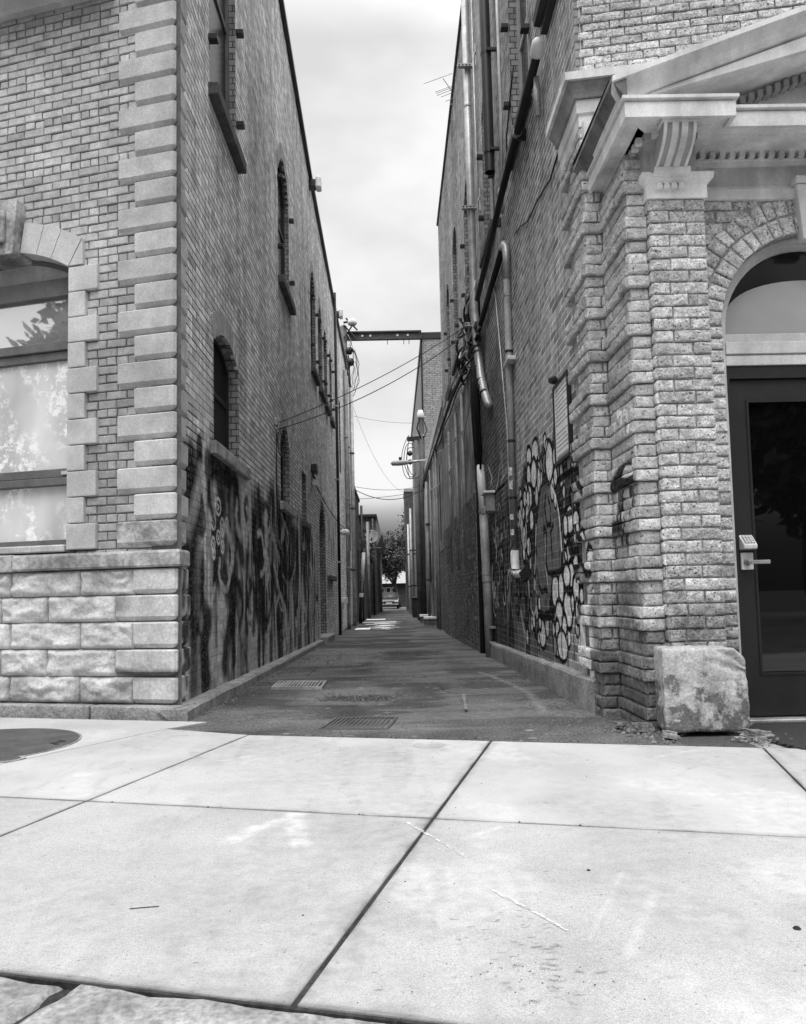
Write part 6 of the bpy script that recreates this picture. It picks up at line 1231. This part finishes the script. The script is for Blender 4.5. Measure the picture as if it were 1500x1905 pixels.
# small buildings of service poles on the right: masts, lamp arm, conduits
t = thing("service_mast", "grey mast with a domed cap rising above the low right wall", "mast", (1.18, 30.5, 0))
MB().tube([(1.18, 30.5, -.3), (1.18, 30.5, 7.75)], .11, 12).build("mast", mat("mast_metal", .06, .5, 4, .3), t, smooth=True); MB().lathe((1.16, 30.5, 7.72), [(.12, 0), (.15, .04), (.14, .18), (.09, .32), (0, .35)], 16).build("weatherhead", WHITEPL, t, smooth=True)
MB().box((.95, 30.4, 7.0), (1.4, 30.5, 7.06)).build("crossarm", GALV, t); MB().tube([(1.1, 30.4, 7.7), (1.0, 30.4, 7.3), (1.15, 30.4, 6.9)], .03, 6).build("loop", CABLE, t, smooth=True); MB().tube([(1.25, 30.4, 7.7), (1.4, 30.4, 7.2), (1.25, 30.4, 6.9)], .02, 6).build("loop", CABLE, t, smooth=True)
t = thing("street_lamp", "flat street lamp on a horizontal arm reaching out over the alley from the right", "street lamp", (1.2, 29.6, 5.85))
MB().tube([(1.3, 29.6, 5.88), (.55, 29.6, 5.82)], .045, 10).build("arm", GALV, t, smooth=True); MB().lathe((.62, 29.6, 5.82), [(.03, 0), (.09, .05), (.11, .35), (.09, .62), (0, .7)], 14, (-1, 0, -.06)).build("lamp_head", DULLPIPE, t, smooth=True); MB().lathe((.30, 29.6, 5.9), [(.05, 0), (.05, .12), (0, .13)], 10).build("photocell", CABLE, t)
t = thing("transformer_pole", "pole with insulators and cable loops on the right behind the street lamp", "utility pole", (.98, 31.4, 0))
MB().tube([(1.0, 31.4, -.3), (.98, 31.4, 7.0)], .12, 12).build("pole", WOODG, t, smooth=True); MB().box((.62, 31.3, 7.0), (1.25, 31.5, 7.16)).build("cap_arm", DKMETAL, t)
for k in range(4): MB().tube([(.80 + (.22 + .07 * math.sin(k * 2.3)) * math.cos(a) * (1 + .2 * k), 31.2 - .03 * k, 6.2 + .13 * math.sin(k * 3.1) + (.55 + .12 * k) * math.sin(a) * (1 + .12 * math.sin(3 * a + k))) for a in np.linspace(1.2 + .2 * k, 4.8 + .3 * k, 16)], .014, 6).build("cable_loop", CABLE, t, smooth=True)
for z in (6.1, 6.45): MB().lathe((.72, 31.2, z), [(0, -.12), (.1, -.06), (.12, 0), (.1, .06), (0, .12)], 12).build("insulator", DKMETAL, t)
for i, (x, y, r, z1, m_, lb_) in enumerate(((.98, 33, .06, 6.2, GALV, "pale pipe beside the transformer pole"), (.92, 42, .07, 5.4, GALV, "tall pale pipe standing out from the far right walls"), (.85, 46, .06, 4.9, WHITEPL, "white pipe at the far right, the most distant"), (1.1, 36, .08, 4.0, DULLPIPE, "grey pipe low on the far right wall"), (1.15, 26.5, .05, 4.6, DULLPIPE, "grey pipe on the low right wall before the mast"))):
    t = thing("vertical_pipe", lb_, "pipe", (x, y, -.4), "vertical pipes on the far right"); MB().tube([(x, y, -.4), (x, y, z1)], r, 10).build("pipe", m_, t, smooth=True)
    for z in (1.2, 3.1): MB().box((x - r - .01, y - r - .01, z), (1.43, y + r + .01, z + .06)).build("clamp", DKMETAL, t)
for i, (x, y, r, z1, m_, lb_) in enumerate(((-1.30, 31.5, .05, 4.4, DKMETAL, "dark pipe on the low left building just past the leaning white pipe"), (-1.22, 36.5, .07, 4.2, DULLPIPE, "grey post in front of the board fence, nearest of its row"), (-1.15, 43.0, .06, 5.0, DKMETAL, "dark post at the far end of the board fence"), (-.92, 52.0, .07, 3.6, DULLPIPE, "grey pipe on the gabled building at the far left"))):
    t = thing("vertical_pipe", lb_, "pipe", (x, y, -.5), "vertical pipes on the far left wall"); MB().tube([(x, y, -.5), (x, y, z1)], r, 10).build("pipe", m_, t, smooth=True); MB().box((x - .25, y - .03, z1 - .5), (x + .12, y + .03, z1 - .42)).build("bracket", DKMETAL, t)
for i, (x, y, s_) in enumerate(((1.08, 24.6, .30), (1.02, 28.0, .24))):
    t = thing("concrete_step", ("nearer pale-topped concrete step against the right wall", "farther pale-topped concrete step against the right wall")[i], "step", (x, y, alley_z(y)), "steps on the right"); z = alley_z(y)
    MB().box((x - s_ / 2, y, z - .1), (1.3, y + .9, z + .20)).build("base", BT2, t); MB().box((x - s_ / 2 - .03, y - .04, z + .20), (1.3, y + .94, z + .27)).build("slab", WHITEPL, t, bevel=.01)
t = thing("trash_bin", "dark square bin standing by the right wall deep in the alley", "bin", (.95, 36, -.4)); z = alley_z(36); MB().box((.78, 36, z), (1.35, 36.7, z + .85)).build("body", DKMETAL, t, bevel=.03); MB().box((.75, 35.96, z + .85), (1.38, 36.75, z + .93)).build("lid", DKMETAL, t, bevel=.02)
# ================================================================ further down, left side
t = thing("steel_beam", "long steel beam bridging the alley high up between pole and tall brick building", "beam", (0, 33.6, 12.1))
m = MB(); m.box((-2.12, 33.55, 12.30), (1.40, 33.75, 12.36)); m.box((-2.12, 33.55, 11.98), (1.40, 33.75, 12.04)); m.box((-2.12, 33.63, 12.04), (1.40, 33.67, 12.30)); m.build("beam", mat("weathered_beam", .07, .6, 5, .3), t)
for x in (-1.2, -.85, .35, .8): MB().lathe((x, 33.63, 12.17), [(0, 0), (.05, 0), (.05, .02), (0, .02)], 10, (0, -1, 0)).build("bolt", WHITEPL, t)
for x in (-.1, .62, .85): MB().tube([(x, 33.6, 11.98), (x, 33.6, 11.75)], .015, 6).build("hanger", DKMETAL, t)
t = thing("utility_pole", "utility pole with insulators, white lamp and looping cables behind the left building", "utility pole", (-2.0, 33.6, 0))
MB().tube([(-2.02, 33.6, -1), (-2.02, 33.6, 12.6)], .15, 14).build("pole", WOODG, t, smooth=True)
MB().lathe((-1.62, 33.3, 12.55), [(0, 0), (.16, .0), (.21, .06), (.19, .2), (.10, .27), (0, .28)], 16).build("lamp_dome", WHITEPL, t, smooth=True); MB().tube([(-2.0, 33.4, 12.7), (-1.6, 33.3, 12.75)], .05, 8).build("lamp_arm", DKMETAL, t)
for (a, b_) in (((-2.0, 12.6), (-1.5, 12.0)), ((-1.6, 12.6), (-2.0, 12.0)), ((-1.9, 12.9), (-1.4, 12.35))): MB().tube([(a[0], 33.4, a[1]), (b_[0], 33.4, b_[1])], .035, 6).build("brace", DKMETAL, t)
for (x, z) in ((-1.78, 11.4), (-1.72, 10.9), (-1.9, 10.7)): MB().lathe((x, 33.3, z), [(0, -.18), (.12, -.14), (.17, 0), (.12, .14), (0, .18)], 14).build("insulator", DKMETAL, t, smooth=True)
for k in range(6): MB().tube([(-1.85 + .5 * math.sin(a) * (.4 + .2 * random.random() + .1 * k), 33.25 - .02 * k, 10.9 + (1.0 + .2 * random.random()) * math.cos(a) - .1 * k + .06 * math.sin(4 * a + k)) for a in np.linspace(.1, 2.9, 14)], .014, 6).build("cable_loop", CABLE if k % 2 else GALV, t, smooth=True)
for k in range(3): MB().tube([(-1.95 + .07 * k, 33.3, 11.2), (-1.8 + .05 * k, 33.3, 9), (-1.75 + .05 * k, 33.2, 4)], .03, 6).build("riser_cable", CABLE, t, smooth=True)
l2 = thing("low_brick_building", "low dark building with a flat roof beyond the left brick building", "building", (-1.47, 27.8, 0))
m = MB(); m.box((-6.5, 27.75, -.6), (-1.47, 33.0, 4.72)); m.build("wall", mat_bricktex("sooty_brick", .08, .12, .05), l2); m = MB(); m.box((-6.5, 27.76, 4.72), (-1.42, 33.05, 4.84)); m.build("roof_edge", DKMETAL, l2)
for y in (28.6, 31.2): m = MB(); m.box((-1.48, y, .8), (-1.455, y + .9, 2.6)); m.build("window", BLACK, l2)
gw = thing("board_fence", "dark board fence along the far left of the alley", "fence", (-1.35, 34.5, 0))
for k in range(26): m = MB(); y = 34.4 + k * .42; m.box((-1.40 - .02 * (k % 2), y, -.6), (-1.36 - .02 * (k % 2), y + .40, 2.7 + .15 * math.sin(k * 2.1))); m.build("board", WOODG if k % 3 else DKMETAL, gw)
l3 = thing("gabled_building", "two storey building with a projecting eave at the far left end", "building", (-1.0, 45, 0))
FARW = mat_bricktex("far_wall", .07, .10, .05, .3, .1, .01)
m = MB(); m.box((-7, 45.2, -.7), (-1.02, 60, 5.3)); m.build("wall", FARW, l3)
m = MB(); m.add([(-1.02, 45.2, 5.3), (-.70, 45.0, 4.25), (-1.02, 45.0, 3.6), (-1.02, 60, 5.3), (-.70, 60.2, 4.25), (-1.02, 60.2, 3.6)], [(0, 1, 4, 3), (1, 2, 5, 4), (0, 2, 1), (3, 4, 5)]); m.build("eave", WOODG, l3)
m = MB(); m.box((-7, 45.0, 5.3), (-.98, 60.2, 5.45)); m.build("roof", DKMETAL, l3)
for y in (47, 51, 55): m = MB(); m.box((-1.03, y, .3), (-1.005, y + 1, 2.4)); m.build("window", BLACK, l3)
t = thing("satellite_dish", "dull grey satellite dish on a bracket at the far left", "satellite dish", (-1.15, 41, 3.5))
MB().lathe((-1.18, 41, 3.85), [(.0, .10), (.2, .07), (.36, 0), (.34, .0), (.19, .05), (0, .08)], 22, (.2, .9, -.15)).build("dish", DULLPIPE, t, smooth=True); MB().tube([(-1.18, 41, 3.8), (-1.2, 41.1, 3.1)], .035, 8).build("stand", DKMETAL, t); MB().tube([(-1.5, 41.0, 3.2), (-.68, 41.0, 3.22)], .04, 6).build("crossbar", DKMETAL, t)
# ================================================================ the street at the far end
struct(MB().box((-40, 62, -1), (40, 76, -.46)).build("far_road", ROADM))
LEAFD = mat("leaf_dark", .055, .7, 3, .3, 10, .2, 0, tone=True); BARK = mat("bark", .05, .95, 6, .3, 30, .3, .8, 25, .02)
def tree(label, base, height, crown_c, crown_r, nl, leaf, seed, group=None, trunk_r=.18, lm=None):
    R = np.random.default_rng(seed); t = thing("tree", label, "tree", base, group); b0 = Vector(base); cc = Vector(crown_c); m = MB()
    top = cc + Vector((0, 0, crown_r[2] * .3)); pts = [b0.lerp(top, k / 6) + Vector((R.normal(0, .07), R.normal(0, .07), 0)) * (k > 0) * trunk_r * 4 for k in range(7)]
    m.tube(pts, [trunk_r * (1 - .12 * k) for k in range(7)], 9); cl = []
    for k in range(26):
        s_ = pts[R.integers(2, 6)]; d = Vector(R.normal(0, 1, 3)).normalized(); e = cc + Vector((d.x * crown_r[0], d.y * crown_r[1], d.z * crown_r[2])) * R.uniform(.55, 1.0)
        mid = s_.lerp(e, .5) + Vector(R.normal(0, .12, 3)) * crown_r[0]; m.tube([s_, mid, e], [trunk_r * .35, trunk_r * .2, trunk_r * .06], 6); cl += [(e, .30), (mid, .24), (s_.lerp(e, .8), .28)]
    m.build("trunk", BARK, t, smooth=True, norm=False)
    n = nl; ci = R.integers(0, len(cl), n); C_ = np.array([tuple(cl[i][0]) for i in ci]); S = np.array([cl[i][1] for i in ci])[:, None] * np.array(crown_r)
    ctr = C_ + R.normal(0, .55, (n, 3)) * S; a = R.normal(0, 1, (n, 3)); a /= np.linalg.norm(a, axis=1)[:, None]; b_ = np.cross(a, R.normal(0, 1, (n, 3))); b_ /= np.linalg.norm(b_, axis=1)[:, None]; s = leaf * R.uniform(.5, 1.3, (n, 1))
    V = np.stack([ctr - a * s, ctr + b_ * s * .5, ctr + a * s, ctr - b_ * s * .5], 1).reshape(-1, 3); F = np.arange(4 * n).reshape(-1, 4)
    q = MB(); q.v = V.tolist(); q.f = F.tolist(); q.t = np.repeat(R.uniform(.5, 1.6, n), 4).tolist(); q.build("crown", lm or LEAFD, t, norm=False)
LEAFL = mat("leaf_light", .075, .6, 3, .3, 10, .2, 0, tone=True)
tree("leafy tree at the far end of the alley over the parked car", (.35, 70, -.4), 6, (-.6, 70, 4.5), (1.9, 1.9, 2.0), 6500, .15, 3, "trees at the end of the alley", lm=LEAFL)
tree("broad dark tree behind the house across the far street", (-2.6, 92, -.4), 8, (-1.5, 92, 5.2), (4.2, 2.5, 2.6), 5000, .22, 13, "trees at the end of the alley")
tree("small scraggly tree rising behind the board fence on the left", (-2.2, 40, -.4), 5, (-1.75, 41, 3.3), (.75, 1.6, 1.2), 2200, .10, 5, "trees at the end of the alley", .10)
tree("tall dark tree at the right end of the alley", (2.6, 66, -.4), 8, (1.7, 66, 5.5), (1.7, 1.7, 2.6), 5000, .16, 8, "trees at the end of the alley")
h = thing("house", "low house with a pale roof and white window bars across the far street", "house", (-1, 80, -.46))
m = MB(); m.box((-7, 80, -.6), (5.5, 88, 1.95)); m.build("wall", mat("house_wall", .05, .9, 3, .3), h)
m = MB(); m.add([(-7.4, 79.4, 1.9), (5.9, 79.4, 1.9), (5.9, 84, 3.3), (-7.4, 84, 3.3), (5.9, 88.6, 1.9), (-7.4, 88.6, 1.9)], [(0, 1, 2, 3), (3, 2, 4, 5), (1, 4, 2), (0, 3, 5)]); m.build("roof", mat("house_roof", .30, .8, 5, .2, 30, .2, .3), h, norm=False)
for i, x in enumerate((-2.2, -1.6, -.95, -.35, 1.2)):
    m = MB(); m.slab((x, 79.97, 0), (1, 0, 0), (0, -1, 0), [[(0, .45), (.5, .45), (.5, 1.5), (0, 1.5)], [(.05, .5), (.45, .5), (.45, 1.45), (.05, 1.45)]], -.03, .03); m.fbox((x, 79.97, 0), (1, 0, 0), (0, -1, 0), .04, .46, .94, 1.0, -.03, .03); w = m.build("window", WHITEPL, h)
    MB().fbox((x, 79.97, 0), (1, 0, 0), (0, -1, 0), .05, .45, .5, 1.45, -.025, -.01).build("pane", DARKPANE, w)
# car seen from the front
car = thing("parked_car", "dark car seen head-on at the far end of the alley", "car", (-.55, 66.5, -.46))
CARP = mat("car_paint", .03, .3, 3, .1, 60, .05, 0, coat=.8); cx, cy, cz = -.55, 66.5, -.46
prof = [(0, .35), (.02, .62), (.15, .80), (1.1, .95), (1.75, 1.42), (3.0, 1.45), (3.9, 1.02), (4.4, .95), (4.5, .6), (4.5, .3), (0, .3)]
m = MB(); V = []
for (x, s_) in ((-.86, 1), (-.80, 1), (.80, 1), (.86, 1)):
    k = abs(x) > .82
    for (y, z) in prof: V.append((cx + x * (1 - (.16 if z > 1.0 else 0)), cy + y, cz + (z if not k else min(z, .9 + (z - .9) * .9))))
n = len(prof); F = [(j * n + i, j * n + (i + 1) % n, (j + 1) * n + (i + 1) % n, (j + 1) * n + i) for j in range(3) for i in range(n)] + [tuple(range(n)), tuple(range(4 * n - 1, 3 * n - 1, -1))]
m.add(V, F); m.build("body", CARP, car, bevel=.03, seg=2)
m = MB(); m.add([(cx - .62, cy + 1.13, cz + .985), (cx + .62, cy + 1.13, cz + .985), (cx + .55, cy + 1.70, cz + 1.40), (cx - .55, cy + 1.70, cz + 1.40)], [(0, 1, 2, 3)]); m.build("windscreen", mat_glass("car_glass", .08, .05), car, norm=False)
for s_ in (-1, 1):
    MB().box((cx + s_ * .66 - .14, cy - .03, cz + .58), (cx + s_ * .66 + .14, cy + .10, cz + .72)).build("headlight", WHITEPL, car, bevel=.02)
    for y in (.85, 3.6): w = MB().lathe((cx + s_ * .86, cy + y, cz + .31), [(0, 0), (.2, 0), (.31, .03), (.31, .19), (.2, .2), (0, .2)], 18, (-s_, 0, 0)).build("wheel", CABLE, car)
    MB().box((cx + s_ * .93 - .09, cy + 1.2, cz + .95), (cx + s_ * .93 + .09, cy + 1.32, cz + 1.08)).build("side_mirror", CARP, car, bevel=.02)
MB().box((cx - .45, cy - .03, cz + .45), (cx + .45, cy + .02, cz + .66)).build("grille", DKMETAL, car); MB().box((cx - .80, cy - .06, cz + .36), (cx + .80, cy + .02, cz + .44)).build("bumper", GALV, car, bevel=.02); MB().box((cx - .25, cy - .065, cz + .46), (cx + .25, cy - .05, cz + .57)).build("number_plate", WHITEPL, car)
# a second car stands in the street behind the viewer and shows in the door glass
c2 = car.copy(); COL.objects.link(c2); c2.location = (8.6, -3.2, -.15); c2.rotation_euler = (0, 0, rad(-75)); c2['label'] = "dark car parked in the near street behind the viewer, mirrored in the door glass"; car['group'] = c2['group'] = "dark parked cars"
for ch in list(car.children):
    k = ch.copy(); COL.objects.link(k); k.parent = c2; k.matrix_parent_inverse = ch.matrix_parent_inverse
# ================================================================ across the street, seen only in reflections
for i, (x, y, cx_, h_) in enumerate(((4.6, -9, 4.9, 5.0), (-17, -5.5, -16.6, 6.2), (11.5, -12, 11.0, 6))): tree(("broad street tree opposite the doorway, behind the viewer", "street tree opposite the front window, behind the viewer", "tall street tree far right behind the viewer")[i], (x, y, -.15), 8, (cx_, y, h_), (3.0, 2.4, 3.0), 5200, .28, 20 + i, "street trees behind the viewer", .22)
# odds and ends on the pavement
for i, (px, lb_) in enumerate((((.885, 1.80, .009), "dark pebble on the pavement near the lower right corner"), ((.515, 2.20, .006), "small dark pebble right of the long joint, beside the white scratch"), ((-.24, 1.95, .004), "tiny dark speck of stone left of the long joint"))):
    x, y, r = px; q = MB().lathe((x, y, -.001), [(0, 0), (r * .9, .001), (r, r * .4), (r * .6, r * .8), (0, r * .9)], 9).build("pebble", CABLE); tag(q, lb_, "pebble", "pebbles on the pavement"); 
tag(MB().tube([(-.68, 2.015, .003), (-.61, 2.026, .003)], .0011, 5).build("twig", CABLE), "thin dark twig on the left pavement slab", "twig")
